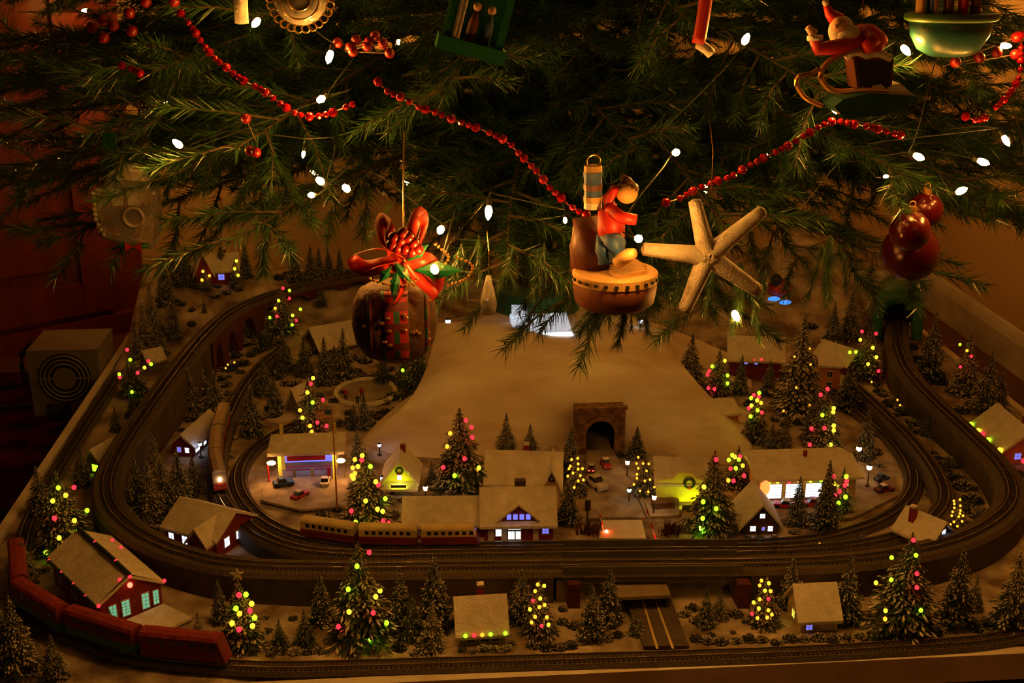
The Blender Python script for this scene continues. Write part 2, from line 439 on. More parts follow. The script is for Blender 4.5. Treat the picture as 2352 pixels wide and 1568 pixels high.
Apts = [Vector((-0.655, 2.98, 0.012)), Vector((-0.655, 2.5, 0.012)), Vector((-0.655, 2.1, 0.012)), Vector((-0.640, 1.82, 0.012))] + \
    PX([(60, 1395), (200, 1467), (350, 1508), (600, 1529), (900, 1524), (1200, 1515), (1600, 1503), (2000, 1486), (2335, 1454)], 0.012) + \
    [Vector((0.98, 1.51, 0.012)), Vector((1.11, 1.66, 0.012)), Vector((1.16, 1.85, 0.012)), Vector((1.165, 1.99, 0.012))]
pathA, tA = track('outermost ground level track curving along the front edge of the board', Apts)
pathB, tB = track('raised outer track winding from the red viaduct around to the green tunnel', PX([(845, 626, .115), (700, 655, .112), (600, 683, .108), (520, 722, .102), (450, 790, .095), (380, 880, .085), (310, 980, .073), (264, 1055, .062), (246, 1110, .056), (258, 1165, .052), (315, 1220, ZB), (420, 1268, ZB), (560, 1296, ZB), (800, 1302, ZB), (1100, 1299, ZB), (1500, 1295, ZB), (1800, 1291, ZB), (2000, 1279, ZB), (2180, 1243, ZB), (2285, 1192, ZB), (2325, 1138, ZB), (2302, 1073, ZB), (2230, 998, ZB), (2140, 913, .052), (2085, 850, .055), (2062, 790, .06), (2062, 735, .065)]), 0.054, 'viaduct', (G(1290, 1300, ZB).x, G(1718, 1300, ZB).x))
pathD, tD = track('middle track between the raised track and the inner oval', PX([(650, 795, .03), (595, 842, .028), (548, 905, .025), (516, 975, .022), (498, 1050, .022), (502, 1115, .024), (535, 1175, .026), (605, 1230, .03), (700, 1262, .03), (860, 1273, .03), (1100, 1270, .03), (1500, 1266, .03), (1800, 1263, .03), (1980, 1247, .03), (2105, 1212, .03), (2165, 1160, .03), (2160, 1100, .03), (2105, 1020, .028), (2020, 935, .026), (1965, 885, .025)]), 0.036, True, (G(1287, 1266, .03).x, G(1705, 1266, .03).x))
pathC, tC = track('innermost oval track running in front of the red station', PX([(700, 965), (640, 992), (582, 1030), (550, 1080), (554, 1130), (592, 1180), (660, 1220), (760, 1245), (900, 1255), (1200, 1252), (1500, 1248), (1750, 1246), (1900, 1230), (2020, 1193), (2088, 1140), (2095, 1080), (2050, 1010), (1980, 950), (1905, 892)], 0.008))

# viaduct: red arched wall carrying the raised track at the back left
def arc_wall(path, i0, i1, n_arch, t, zoff=-0.0065):
    seg = path[i0:i1]
    L = [0]
    for i in range(1, len(seg)): L.append(L[-1] + (seg[i] - seg[i - 1]).length)
    def pos(s):
        for i in range(1, len(L)):
            if L[i] >= s:
                k = (s - L[i - 1]) / max(1e-9, L[i] - L[i - 1]); p = seg[i - 1].lerp(seg[i], k)
                d = heading(seg, i); return p, Vector((-d.y, d.x, 0))
        return seg[-1], Vector((0, 1, 0))
    al = L[-1] / n_arch
    for a in range(n_arch):
        m = MB(); K = 14
        cols = []
        for k in range(K + 1):
            s = al * (a + k / K); p, nr = pos(s); top = p.z + zoff
            u = (k / K - 0.5) * 2
            zb = gz(p.x, p.y) - 0.004
            hgt = top - zb
            low = zb if abs(u) > 0.62 else zb + max(0.0, (hgt * 0.78)) * math.sqrt(max(0.0, 1 - (u / 0.64) ** 2)) ** 0.8
            cols.append((p, nr, top, low))
        for (p, nr, top, low) in cols:
            for sd in (-0.026, 0.026):
                q = p + nr * sd; m.v += [(q.x, q.y, top), (q.x, q.y, low)]
        for k in range(K):
            a0 = k * 4; c0 = a0 + 4
            m.f += [(a0, a0 + 1, c0 + 1, c0), (a0 + 2, c0 + 2, c0 + 3, a0 + 3), (a0 + 1, a0 + 3, c0 + 3, c0 + 1)]; m.mi += [0, 0, 0]
        m.v = [(x - vo.x, y - vo.y, z) for x, y, z in m.v]
        m.build('arch', 'viaduct', t)
vi1 = min(range(len(pathB)), key=lambda i: (pathB[i] - G(455, 785, .095)).length)
vo = Vector((pathB[0].x, pathB[0].y, 0))
via = thing('arched_viaduct', 'dark red arched viaduct carrying the raised track at the back left', 'viaduct', vo)
arc_wall(pathB, 0, vi1, 7, via)

# girder bridges over the road
def girder(label, path, x0, x1, up, dn, off):
    pts = [p for p in path if x0 < p.x < x1 and p.y < 1.9]
    o = Vector((pts[0].x, pts[0].y, 0))
    t = thing('girder_bridge', label, 'bridge', o)
    for sd in (-off, off):
        q = [p - o for p in pts]
        sweep(q, [(sd - 0.0015, dn), (sd + 0.0015, dn), (sd + 0.0015, up), (sd - 0.0015, up)]).build('side_plate', 'girder', t)
    sweep([p - o for p in pts], [(-off, -0.012), (off, -0.012), (off, -0.0062), (-off, -0.0062)]).build('deck', 'girder', t)
    for pe in (pts[0] - o, pts[-1] - o):
        m = MB(); m.box((pe.x, pe.y, (pe.z - 0.012) / 2), (0.02, off * 2, pe.z - 0.012)); m.build('abutment', 'concrete', t)
girder('grey plate girder bridge nearest the front over the underpass road', pathB, G(1290, 1300, ZB).x, G(1720, 1300, ZB).x, 0.010, -0.016, 0.023)
girder('grey plate girder bridge of the middle track behind the front bridge', pathD, G(1287, 1266, .03).x, G(1705, 1266, .03).x, 0.010, -0.012, 0.020)
# underpass with a road
a, b = G(1440, 1380), G(1515, 1380); c, d = G(1580, 1492), G(1470, 1492)
rd = thing('underpass_road', 'dark road with two yellow lines leading under the girder bridges', 'road', (a.x, a.y, 0))
def strip(p, q, r_, s_, z0, z1, o):
    m = MB(); m.prism([(k.x - o.x, k.y - o.y) for k in (p, q, r_, s_)], z0, z1, 'z'); return m
oo = Vector((a.x, a.y, 0))
strip(G(1430, 1368), G(1535, 1368), G(1582, 1492), G(1478, 1492), 0.002, 0.0065, oo).build('roadway', 'asphalt', rd)
for (p0, p1) in (((1474, 1372), (1510, 1490)), ((1503, 1372), (1546, 1490))):
    strip(G(p0[0] - 2, p0[1], .0066), G(p0[0] + 2, p0[1], .0066), G(p1[0] + 3, p1[1], .0066), G(p1[0] - 3, p1[1], .0066), 0.0066, 0.0072, oo).build('lane_line', 'roadline', rd)
sl = G(1475, 1374, 0.026)
cv = thing('underpass_cover', 'flat brown concrete cover over the road mouth below the girder bridge', 'cover', (sl.x, sl.y, 0))
wv = 135 * pxsize(sl) / 2
m = MB(); m.box((0.0, 0.04, 0.027), (wv * 2, 0.08, 0.005)); m.build('roof_slab', 'concrete', cv)
for sg in (-1, 1):
    m = MB(); m.box((sg * (wv - 0.003), 0.042, 0.0125), (0.006, 0.074, 0.025)); m.build('side_wall', 'riser', cv)
for sg, px in ((-1, 1315), (1, 1702)):
    p = G(px, 1385); m = MB(); m.box((0, 0, 0.02), (0.018, 0.03, 0.04))
    pr = m.build('red_pier', 'viaduct', None, False, p); tag(pr, 'short dark red brick pier at the %s end of the girder bridge' % ('left' if sg < 0 else 'right'), 'pier')

# ================================================================== mountain with tunnel
def closed(pts, n):
    P = [Vector(p) for p in pts]; k = len(P); out = []
    per = n // k
    for i in range(k):
        a, b, c, d = P[i - 1], P[i], P[(i + 1) % k], P[(i + 2) % k]
        for j in range(per):
            t = j / per
            out.append(0.5 * ((2 * b) + (c - a) * t + (2 * a - 5 * b + 4 * c - d) * t * t + (3 * b - a - 3 * c + d) * t ** 3))
    return out
base = [G(850, 985), G(862, 1028), G(1000, 1052), G(1180, 1048), G(1310, 1020), G(1440, 1020), G(1600, 1056), G(1716, 1052), Vector((0.70, 2.30, 0)), Vector((0.72, 2.62, 0)), Vector((0.40, 2.84, 0)), Vector((0.10, 2.62, 0))]
mid = [at(955, 905, 2.30), at(968, 896, 2.25), at(1040, 905, 2.20), at(1180, 900, 2.19), at(1310, 890, 2.18), at(1440, 890, 2.18), at(1560, 900, 2.19), at(1620, 905, 2.20), at(1600, 880, 2.40), Vector((0.60, 2.60, 0.06)), Vector((0.36, 2.76, 0.06)), Vector((0.14, 2.58, 0.06))]
upp = [at(1000, 800, 2.40), at(1008, 800, 2.36), at(1060, 800, 2.33), at(1180, 800, 2.32), at(1310, 800, 2.32), at(1420, 800, 2.32), at(1490, 800, 2.33), at(1530, 800, 2.36), at(1520, 775, 2.46), Vector((0.50, 2.58, 0.10)), Vector((0.34, 2.70, 0.10)), Vector((0.165, 2.57, 0.10))]
top = [at(1006, 738, 2.50), at(1012, 742, 2.46), at(1065, 745, 2.43), at(1180, 758, 2.40), at(1310, 765, 2.40), at(1420, 765, 2.40), at(1480, 762, 2.42), at(1505, 757, 2.46), at(1490, 742, 2.52), Vector((0.44, 2.60, 0.122)), Vector((0.31, 2.64, 0.122)), Vector((0.17, 2.60, 0.122))]
NM = 144
rings0 = [closed(x, NM) for x in (base, mid, upp, top)]
mtn_o = Vector((0.30, 2.40, 0))
rows = []
K = 9
for a in range(3):
    for k in range(K):
        t = k / K; rows.append([])
        for j in range(NM):
            q = [rings0[max(0, a - 1)][j], rings0[a][j], rings0[a + 1][j], rings0[min(3, a + 2)][j]]
            p = 0.5 * ((2 * q[1]) + (q[2] - q[0]) * t + (2 * q[0] - 5 * q[1] + 4 * q[2] - q[3]) * t * t + (3 * q[1] - q[0] - 3 * q[2] + q[3]) * t ** 3)
            rows[-1].append(p)
rows.append(rings0[3])
cen = sum(rings0[3], Vector()) / NM
for t in (0.75, 0.5, 0.25): rows.append([cen + (p - cen) * t for p in rings0[3]])
m = MB()
pc = G(1375, 1035); PXC, PYC = pc.x, pc.y - 0.01
for ri, row in enumerate(rows):
    for j, p in enumerate(row):
        q = Vector(p); am = 0.010 * min(1, ri / 3)
        nv = noise.noise(q * 9) * 0.8 + noise.noise(q * 24 + Vector((3, 1, 7))) * 0.45
        q += Vector((0.3 * nv, -0.6 * nv, 0.5 * nv)) * am
        if ri == 0: q.z = -0.004
        if abs(q.x - PXC) < 0.055 and q.z < 0.085 and q.y < PYC + 0.025: q.y = PYC + 0.025
        m.v.append(tuple(q - mtn_o))
for i in range(len(rows) - 1):
    for j in range(NM):
        a = i * NM + j; b = i * NM + (j + 1) % NM
        f = (a, b, b + NM, a + NM)
        cc = sum((Vector(m.v[k]) for k in f), Vector()) / 4 + mtn_o
        if abs(cc.x - PXC) < 0.036 and cc.z < 0.068 and cc.y < PYC + 0.12: continue
        m.f.append(f); m.mi.append(0)
m.f.append(tuple((len(rows) - 1) * NM + j for j in range(NM))); m.mi.append(0)
mt = thing('snow_mountain', 'large snow covered mountain with a stone tunnel in the middle of the layout', 'mountain', mtn_o)
m.build('slope', 'mountain', mt, True)
# portal
def arch_poly(w, h, n=12):                   # outline of an arched opening, x from -w to w
    r = w; s = h - r
    return [(-w, 0.0), (-w, s)] + [(-r * math.cos(math.pi * k / n), s + r * math.sin(math.pi * k / n)) for k in range(1, n)] + [(w, s), (w, 0.0)]
def facade(W_, H_, ap, y0, y1, X):
    m = MB(); k = len(ap)
    outer = []
    for (u, v) in ap:                        # project the arch outline to the outer rectangle
        if v <= 1e-6: outer.append((math.copysign(W_, u), 0.0))
        else:
            if abs(u) > ap[1][0] * -0.98: outer.append((math.copysign(W_, u), v * H_ / (H_ * 0.9) if v < H_ * 0.55 else v))
            else: outer.append((u / -ap[1][0] * W_, H_))
    outer[1] = (-W_, H_); outer[-2] = (W_, H_)
    vs = [(u, y0, v) for u, v in ap] + [(u, y0, v) for u, v in outer] + [(u, y1, v) for u, v in ap] + [(u, y1, v) for u, v in outer]
    fs = []
    for i in range(k - 1):
        fs += [(i, i + 1, k + i + 1, k + i), (2 * k + i, 3 * k + i, 3 * k + i + 1, 2 * k + i + 1), (i, 2 * k + i, 2 * k + i + 1, i + 1), (k + i, k + i + 1, 3 * k + i + 1, 3 * k + i)]
    m.add(vs, fs, X); return m
Xp = Matrix.Translation((PXC - mtn_o.x, PYC - mtn_o.y, 0))
ps_ = pxsize(Vector((PXC, PYC, 0.05)))
PW = 58 * ps_; PH = at(1375, 938, PYC).z
AW = 33 * ps_; AH = at(1375, 963, PYC).z
AP = arch_poly(AW, AH)
pt = facade(PW, PH, AP, -0.004, 0.03, Xp).build('tunnel_portal', 'stone', mt)
m = MB()
for u in range(-2, 3):
    pass
for k in range(13):                          # ring stones around the arch
    th = math.pi * (k + 0.5) / 13
    X = Xp @ Matrix.Translation((-(AW + 0.004) * math.cos(th), -0.005, AH - AW + (AW + 0.004) * math.sin(th))) @ Matrix.Rotation(th - math.pi / 2, 4, 'Y')
    m = MB(); m.box((0, 0, 0), (0.0075, 0.006, 0.009), X=X); m.build('arch_stone', 'stone', pt)
m = MB(); m.box((0, -0.002, PH + 0.002), (PW * 2 + 0.006, 0.012, 0.005), X=Xp); m.build('coping', 'stone', pt)
m = MB(); N_ = len(AP)
m.add([(u, 0.0, v) for u, v in AP] + [(u, 0.16, v) for u, v in AP], [(i, i + 1, N_ + i + 1, N_ + i) for i in range(N_ - 1)] + [tuple(range(2 * N_ - 1, N_ - 1, -1))], Xp)
m.build('tunnel_bore', 'black', pt)
# street from the tunnel to the level crossing
def px_poly(lst, z): return [G(x, y, z) for x, y in lst]
def slab(name, label, cat, pix, z, matn):
    P = px_poly(pix, z); o = P[0]
    m = MB(); m.prism([(p.x - o.x, p.y - o.y) for p in P], 0.0, 0.004, 'z')
    ob = m.build(name, matn, None, False, (o.x, o.y, z - 0.002)); return tag(ob, label, cat)
slab('village_street', 'slushy brown street running from the mountain tunnel to the crossing', 'street', [(1345, 1035), (1408, 1035), (1450, 1110), (1482, 1190), (1350, 1190), (1348, 1110)], 0.004, 'slush')
slab('crossing_pad', 'pale level crossing pad glowing reddish before the tracks', 'crossing', [(1384, 1196), (1474, 1196), (1484, 1238), (1376, 1238)], 0.0075, 'whitetrim')
slab('station_square', 'trampled snowy square between the tunnel street and the yellow house', 'square', [(1480, 1060), (1560, 1150), (1560, 1185), (1486, 1188), (1452, 1112)], 0.0045, 'slush')
slab('factory_lot', 'snowy fenced lot beside the red factory in the front left corner', 'lot', [(275, 1432), (375, 1388), (442, 1420), (340, 1466)], 0.006, 'snow_roof')
slab('filling_forecourt', 'trampled snow forecourt before the yellow canopy filling station', 'forecourt', [(600, 1150), (610, 1100), (800, 1100), (800, 1165), (690, 1172)], 0.005, 'slush')
slab('diner_lot', 'packed snow parking lot in front of the lit diner', 'parking lot', [(1740, 1150), (2010, 1140), (2045, 1090), (2060, 1140), (1960, 1190), (1760, 1195)], 0.005, 'slush')

# ================================================================== houses
def window(parent, c, wd, ht, axis, sgn, pane, frame='whitetrim', bars=(1, 1)):
    """frame with mullions and a pane behind; axis is the outward wall normal"""
    def place(m, u0, u1, v0, v1, d0, d1):
        cu, cv_, cdp = (u0 + u1) / 2, (v0 + v1) / 2, (d0 + d1) / 2
        if axis == 'y': m.box((c[0] + cu, c[1] + sgn * cdp, c[2] + cv_), (u1 - u0, abs(d1 - d0), v1 - v0))
        else: m.box((c[0] + sgn * cdp, c[1] + cu, c[2] + cv_), (abs(d1 - d0), u1 - u0, v1 - v0))
    a, b = wd / 2, ht / 2; e = min(0.0012, wd * 0.12)
    m = MB()
    for (u0, u1, v0, v1) in ((-a - e, -a, -b - e, b + e), (a, a + e, -b - e, b + e), (-a, a, b, b + e), (-a, a, -b - e, -b)):
        place(m, u0, u1, v0, v1, 0, 0.0016)
    for k in range(bars[0]):
        u = -a + wd * (k + 1) / (bars[0] + 1); place(m, u - e * 0.25, u + e * 0.25, -b, b, 0, 0.0014)
    for k in range(bars[1]):
        v = -b + ht * (k + 1) / (bars[1] + 1); place(m, -a, a, v - e * 0.25, v + e * 0.25, 0, 0.0014)
    f = m.build('window', frame, parent)
    m = MB(); place(m, -a, a, -b, b, 0, 0.0008); m.build('pane', pane, f)
    return f
def wreath(parent, c, r, axis='y', sgn=-1):
    m = MB(); X = Matrix.Translation((c[0], c[1] + sgn * 0.001, c[2])) @ Matrix.Rotation(math.pi / 2, 4, 'X')
    m.torus((0, 0, 0), r, r * 0.34, 18, 6, X); wv_ = m.build('wreath', 'fir', parent)
    m = MB(); m.box((c[0], c[1] + sgn * 0.0035, c[2] - r), (r * 0.7, 0.001, r * 0.5)); m.build('bow', 'red', wv_)
def roof(parent, W_, D_, hw, hr, ridge, oh=0.005, th=0.0035, name='roof', cx=0.0, cy=0.0, matn='snow_roof', curve=0.0):
    m = MB()
    if ridge == 'x': half = D_ / 2
    else: half = W_ / 2
    ext = (W_ if ridge == 'x' else D_) / 2 + oh
    sl_ = hr / half
    for sg in (-1, 1):
        e = half + oh; ze = hw - sl_ * oh
        poly = [(0, hw + hr), (sg * e, ze), (sg * e, ze + th * 1.25), (0, hw + hr + th * 1.35)]
        if sg > 0: poly = poly[::-1]
        if ridge == 'x': m.prism([(u + cy, v) for u, v in poly], -ext + cx, ext + cx, 'x')
        else: m.prism([(u + cx, v) for u, v in poly], -ext + cy, ext + cy, 'y')
    return m.build(name, matn, parent)
def gable_walls(parent, W_, D_, hw, hr, ridge, matn, name='walls', cx=0.0, cy=0.0):
    m = MB()
    if ridge == 'y': m.prism([(-W_ / 2 + cx, 0), (W_ / 2 + cx, 0), (W_ / 2 + cx, hw), (cx, hw + hr - 0.001), (-W_ / 2 + cx, hw)], -D_ / 2 + cy, D_ / 2 + cy, 'y')
    else: m.prism([(-D_ / 2 + cy, 0), (D_ / 2 + cy, 0), (D_ / 2 + cy, hw), (cy, hw + hr - 0.001), (-D_ / 2 + cy, hw)], -W_ / 2 + cx, W_ / 2 + cx, 'x')
    return m.build(name, matn, parent)
def house(name, label, cat, FL, FR, D_, hw, hr, ridge, walls, z=None, wins=(), lights=(), chim=None, door=None, wr=None, oh=0.005, trim=None):
    a = T(*FL) if z is None else G(FL[0], FL[1], z); b = T(*FR) if z is None else G(FR[0], FR[1], z)
    zz = min(a.z, b.z); d = b - a; W_ = math.hypot(d.x, d.y); rz = math.atan2(d.y, d.x)
    back = Vector((-math.sin(rz), math.cos(rz), 0)); c = (a + b) / 2 + back * D_ / 2
    t = thing(name, label, cat, (c.x, c.y, zz - 0.002), rz)
    gable_walls(t, W_, D_, hw, hr, ridge, walls)
    roof(t, W_, D_, hw, hr, ridge, oh)
    for (face, u, v, wd, ht, pane, bars) in wins:      # u in -1..1 across the face
        fr = 'whitetrim' if trim is None else trim
        if face == 'F': window(t, (u * W_ / 2, -D_ / 2, v), wd, ht, 'y', -1, pane, fr, bars)
        elif face == 'R': window(t, (W_ / 2, u * D_ / 2, v), wd, ht, 'x', 1, pane, fr, bars)
        elif face == 'L': window(t, (-W_ / 2, u * D_ / 2, v), wd, ht, 'x', -1, pane, fr, bars)
    if chim:
        m = MB(); m.box((chim[0] * W_ / 2, chim[1] * D_ / 2, hw + hr * 0.75 + 0.004), (0.009, 0.009, hr * 0.5 + 0.018))
        ch = m.build('chimney', 'redbrick', t)
        m = MB(); m.box((chim[0] * W_ / 2, chim[1] * D_ / 2, hw + hr + 0.0145), (0.010, 0.010, 0.003)); m.build('snow_cap', 'snow_roof', ch)
    if door:
        m = MB(); m.box((door[0] * W_ / 2, -D_ / 2 - 0.0005, door[2] / 2), (door[1], 0.002, door[2])); m.build('door', door[3], t)
    if wr: wreath(t, (wr[0] * W_ / 2, -D_ / 2, wr[1]), wr[2])
    for (x, y, zl, col) in lights:
        m = MB(); m.sph((x * W_ / 2, y * D_ / 2, zl), 0.0028, 8, 6); m.build('light', 'led_' + col, t)
    t['_W'] = W_
    return t, W_

# front left red factory
t, W_ = house('red_factory', 'long red brick factory with snowy roof and red lights in the front left corner', 'factory', (236, 1446), (374, 1392), 0.175, 0.042, 0.026, 'y', 'redbrick', None,
    [('F', -0.62, 0.022, 0.010, 0.022, 'lit_green', (1, 3)), ('F', -0.2, 0.022, 0.011, 0.024, 'lit_green', (1, 4)), ('F', 0.45, 0.022, 0.010, 0.024, 'lit_green', (1, 3)), ('F', 0.8, 0.022, 0.008, 0.022, 'lit_green', (1, 3)),
     ('L', -0.6, 0.02, 0.013, 0.024, 'pane_dark', (1, 2)), ('L', 0.1, 0.02, 0.013, 0.024, 'pane_dark', (1, 2)), ('L', 0.7, 0.02, 0.013, 0.02, 'pane_dark', (1, 2))],
    [(-1.08, -1.06, 0.043, 'r'), (1.1, -1.05, 0.045, 'r'), (-1.12, -0.6, 0.041, 'r'), (-1.12, -0.1, 0.041, 'r'), (-1.12, 0.4, 0.041, 'r'), (-1.12, 0.95, 0.041, 'r'), (0.0, -1.05, 0.071, 'r'), (0.0, -0.55, 0.077, 'r'), (0.0, 0.3, 0.077, 'r'), (-0.25, -0.95, 0.066, 'r'), (0.9, 0.4, 0.05, 'r'), (0.9, 0.75, 0.05, 'r')])
m = MB(); m.tube(spline([(0, -0.093, 0.075), (0, -0.02, 0.077), (0, 0.05, 0.076), (0, 0.09, 0.076)], 0.006), 0.003, 6); m.build('evergreen_garland', 'fir', t)
for sg in (-1, 1):
    m = MB(); m.tube([(sg * (W_ / 2 + 0.004), -0.0895, 0.041), (0, -0.0895, 0.071)], 0.0028, 6); m.build('evergreen_garland', 'fir', t)
m = MB(); m.tube([(-W_ / 2 - 0.006, -0.088, 0.0405), (-W_ / 2 - 0.006, 0.088, 0.0405)], 0.0028, 6); m.build('evergreen_garland', 'fir', t)
m = MB(); m.sph((0.0, -0.0895, 0.056), 0.004, 8, 6); m.build('gable_lamp', 'lit_redlamp', t)
# red brick house left
t, W_ = house('red_brick_house', 'red brick house with snow roof and white lit windows inside the left curve', 'house', (381, 1252), (500, 1284), 0.095, 0.034, 0.028, 'x', 'redbrick', None,
    [('F', -0.72, 0.021, 0.010, 0.013, 'lit_blue', (1, 1)), ('F', -0.2, 0.021, 0.010, 0.014, 'lit_blue', (1, 1)), ('R', -0.5, 0.021, 0.012, 0.015, 'lit_blue', (1, 1)), ('R', 0.1, 0.021, 0.010, 0.013, 'lit_blue', (1, 1)), ('R', 0.75, 0.022, 0.011, 0.015, 'lit_blue', (1, 1))], (), None, (0.2, 0.012, 0.02, 'darktrim'))
gw = MB(); gw.prism([(W_ * 0.10, 0), (W_ * 0.44, 0), (W_ * 0.44, 0.032), (W_ * 0.27, 0.055), (W_ * 0.10, 0.032)], -0.0475 - 0.016, 0.0, 'y'); gw.build('gable_wing', 'redbrick', t)
roof(t, W_ * 0.34, 0.07, 0.032, 0.023, 'y', 0.004, 0.0035, 'wing_roof', W_ * 0.27, -0.030)
# small house with blue light, left
house('snow_roof_shed', 'narrow house with snow roof and red gable glowing blue on its right wall', 'house', (398, 1046), (446, 1050), 0.115, 0.026, 0.018, 'y', 'redbrick', None,
    [('F', -0.35, 0.015, 0.008, 0.010, 'lit_violet', (1, 1)), ('F', 0.4, 0.015, 0.008, 0.010, 'lit_blue', (1, 1)), ('R', -0.75, 0.014, 0.018, 0.012, 'lit_blue', (1, 1)), ('R', -0.2, 0.014, 0.012, 0.012, 'lit_blue', (1, 1))], (), None, None, None, 0.007)
# yellow gable house
t, W_ = house('yellow_gable_house', 'small yellow house with steep snow roof and a wreath on its gable', 'house', (884, 1136), (954, 1136), 0.07, 0.030, 0.034, 'y', 'yellowwall', None,
    [('F', 0.0, 0.034, 0.007, 0.009, 'lit_white', (1, 1)), ('F', 0.25, 0.011, 0.010, 0.004, 'lit_white', (0, 0)), ('L', -0.7, 0.02, 0.010, 0.010, 'lit_blue', (1, 1))], (), (0.1, 0.4), (-0.5, 0.008, 0.014, 'darktrim'), (0.0, 0.047, 0.0055), 0.008)
m = MB(); m.box((0, -0.0560, 0.027), (0.026, 0.004, 0.004)); gf = m.build('gable_fill_light', 'darktrim', t)  # added glowing bar that brightens the yellow gable wall
m = MB(); m.box((0, -0.0536, 0.0275), (0.022, 0.0008, 0.003)); m.build('glow_lens', 'lit_yg', gf)
m = MB(); m.prism([(-0.006, 0.022), (-0.026, 0.016), (-0.026, 0.020), (-0.006, 0.027)], -W_ / 2 - 0.006, W_ / 2 + 0.006, 'x', Matrix.Translation((0, -0.029, 0))); m.build('porch_roof', 'snow_roof', t)
# station
t, W_ = house('railway_station', 'long red railway station with snow roof and dormer beside the inner track', 'station', (1112, 1243), (1270, 1241), 0.085, 0.034, 0.040, 'x', 'redbrick', 0.0,
    [('F', -0.58, 0.018, 0.009, 0.012, 'lit_blue', (1, 1)), ('F', -0.2, 0.013, 0.011, 0.014, 'lit_white', (1, 0)), ('F', -0.02, 0.013, 0.009, 0.014, 'lit_white', (1, 0)), ('F', 0.78, 0.02, 0.010, 0.009, 'lit_violet', (1, 1)), ('F', -0.12, 0.0255, 0.020, 0.004, 'lit_blue', (3, 0))], (), None, (-0.8, 0.010, 0.022, 'whitetrim'), None, 0.007)
for u, wd in ((-0.42, 0.009), (0.5, 0.009)):
    m = MB(); m.box((u * W_ / 2, -0.0432, 0.012), (wd, 0.002, 0.024)); m.build('door', 'whitetrim', t)
LW = (G(1112, 1243) - G(930, 1243)).length; cxl = -W_ / 2 - LW / 2
gable_walls(t, LW, 0.07, 0.028, 0.028, 'x', 'redbrick', 'freight_walls', cxl, 0.006)
roof(t, LW - 0.008, 0.07, 0.028, 0.028, 'x', 0.007, 0.0035, 'freight_roof', cxl - 0.002, 0.006)
for k in range(4):
    window(t, (cxl - LW * 0.36 + k * LW * 0.24, 0.006 - 0.035, 0.015), 0.010, 0.012, 'y', -1, 'lit_violet' if k in (1, 3) else 'pane_dark')
m = MB(); m.prism([(-0.030, 0.040), (0.030, 0.040), (0.0, 0.067)], -0.044, 0.0, 'y'); dm = m.build('dormer', 'redbrick', t)
for sg in (-1, 1):
    m = MB(); pl = [(0, 0.067), (sg * 0.034, 0.0375), (sg * 0.034, 0.041), (0, 0.071)]
    m.prism(pl if sg < 0 else pl[::-1], -0.048, 0.0, 'y'); m.build('dormer_roof', 'snow_roof', dm)
for k in range(4):
    m = MB(); m.box((-0.0155 + k * 0.0103, -0.0445, 0.0465), (0.0072, 0.002, 0.009)); m.build('dormer_window', 'lit_violet', dm)
m = MB(); m.box((0.004, 0.006, 0.078), (0.018, 0.012, 0.020)); m.build('chimney', 'darktrim', t)
m = MB(); m.box((-W_ * 0.3, -0.06, 0.002), (LW + W_, 0.032, 0.004)); m.build('platform', 'concrete', t)
# house behind the station
t, W_ = house('brown_gable_house', 'brown trimmed house with broad snow roof and wreath behind the station', 'house', (1118, 1142), (1284, 1146), 0.085, 0.030, 0.038, 'x', 'brownwall', None,
    [('F', -0.7, 0.016, 0.012, 0.012, 'lit_violet', (1, 1)), ('F', 0.72, 0.016, 0.020, 0.005, 'lit_violet', (2, 0))], (), (0.05, 0.2), None, None, 0.006)
m = MB(); m.prism([(W_ * 0.30, 0), (W_ * 0.5, 0), (W_ * 0.5, 0.034), (W_ * 0.40, 0.062), (W_ * 0.30, 0.034)], -0.0425 - 0.012, 0, 'y'); m.build('gable_wing', 'cream', t)
roof(t, W_ * 0.22, 0.085, 0.034, 0.030, 'y', 0.005, 0.0035, 'wing_roof', W_ * 0.40, -0.020)
wreath(t, (W_ * 0.40, -0.0545, 0.046), 0.005)
# yellow floodlit house
t, W_ = house('yellow_floodlit_house', 'bright yellow floodlit false front house with a large wreath right of the street', 'house', (1508, 1150), (1618, 1150), 0.075, 0.036, 0.028, 'x', 'yellowwall', None,
    [('F', 0.55, 0.022, 0.014, 0.012, 'lit_white', (1, 1)), ('F', -0.5, 0.018, 0.012, 0.022, 'lit_yellow', (0, 0)), ('F', 0.1, 0.016, 0.014, 0.018, 'lit_yellow', (1, 0))], (), None, (0.85, 0.010, 0.022, 'darktrim'), None, 0.006)
m = MB(); hw_ = W_ / 2
m.prism([(-hw_ - 0.002, 0), (hw_ + 0.002, 0), (hw_ + 0.002, 0.040), (hw_ * 0.62, 0.046), (hw_ * 0.42, 0.056), (-hw_ * 0.18, 0.056), (-hw_ * 0.36, 0.046), (-hw_ - 0.002, 0.040)], -0.0415, -0.0376, 'y'); m.build('false_front', 'yellowwall', t)
wreath(t, (W_ * 0.16, -0.0415, 0.038), 0.008)
m = MB(); m.box((W_ * 0.2, -0.075, 0.006), (0.034, 0.006, 0.010)); fl = m.build('floodlight', 'darktrim', t)
m = MB(); m.box((W_ * 0.2, -0.0712, 0.006), (0.030, 0.0012, 0.008)); m.build('glow_lens', 'lit_yg', fl)
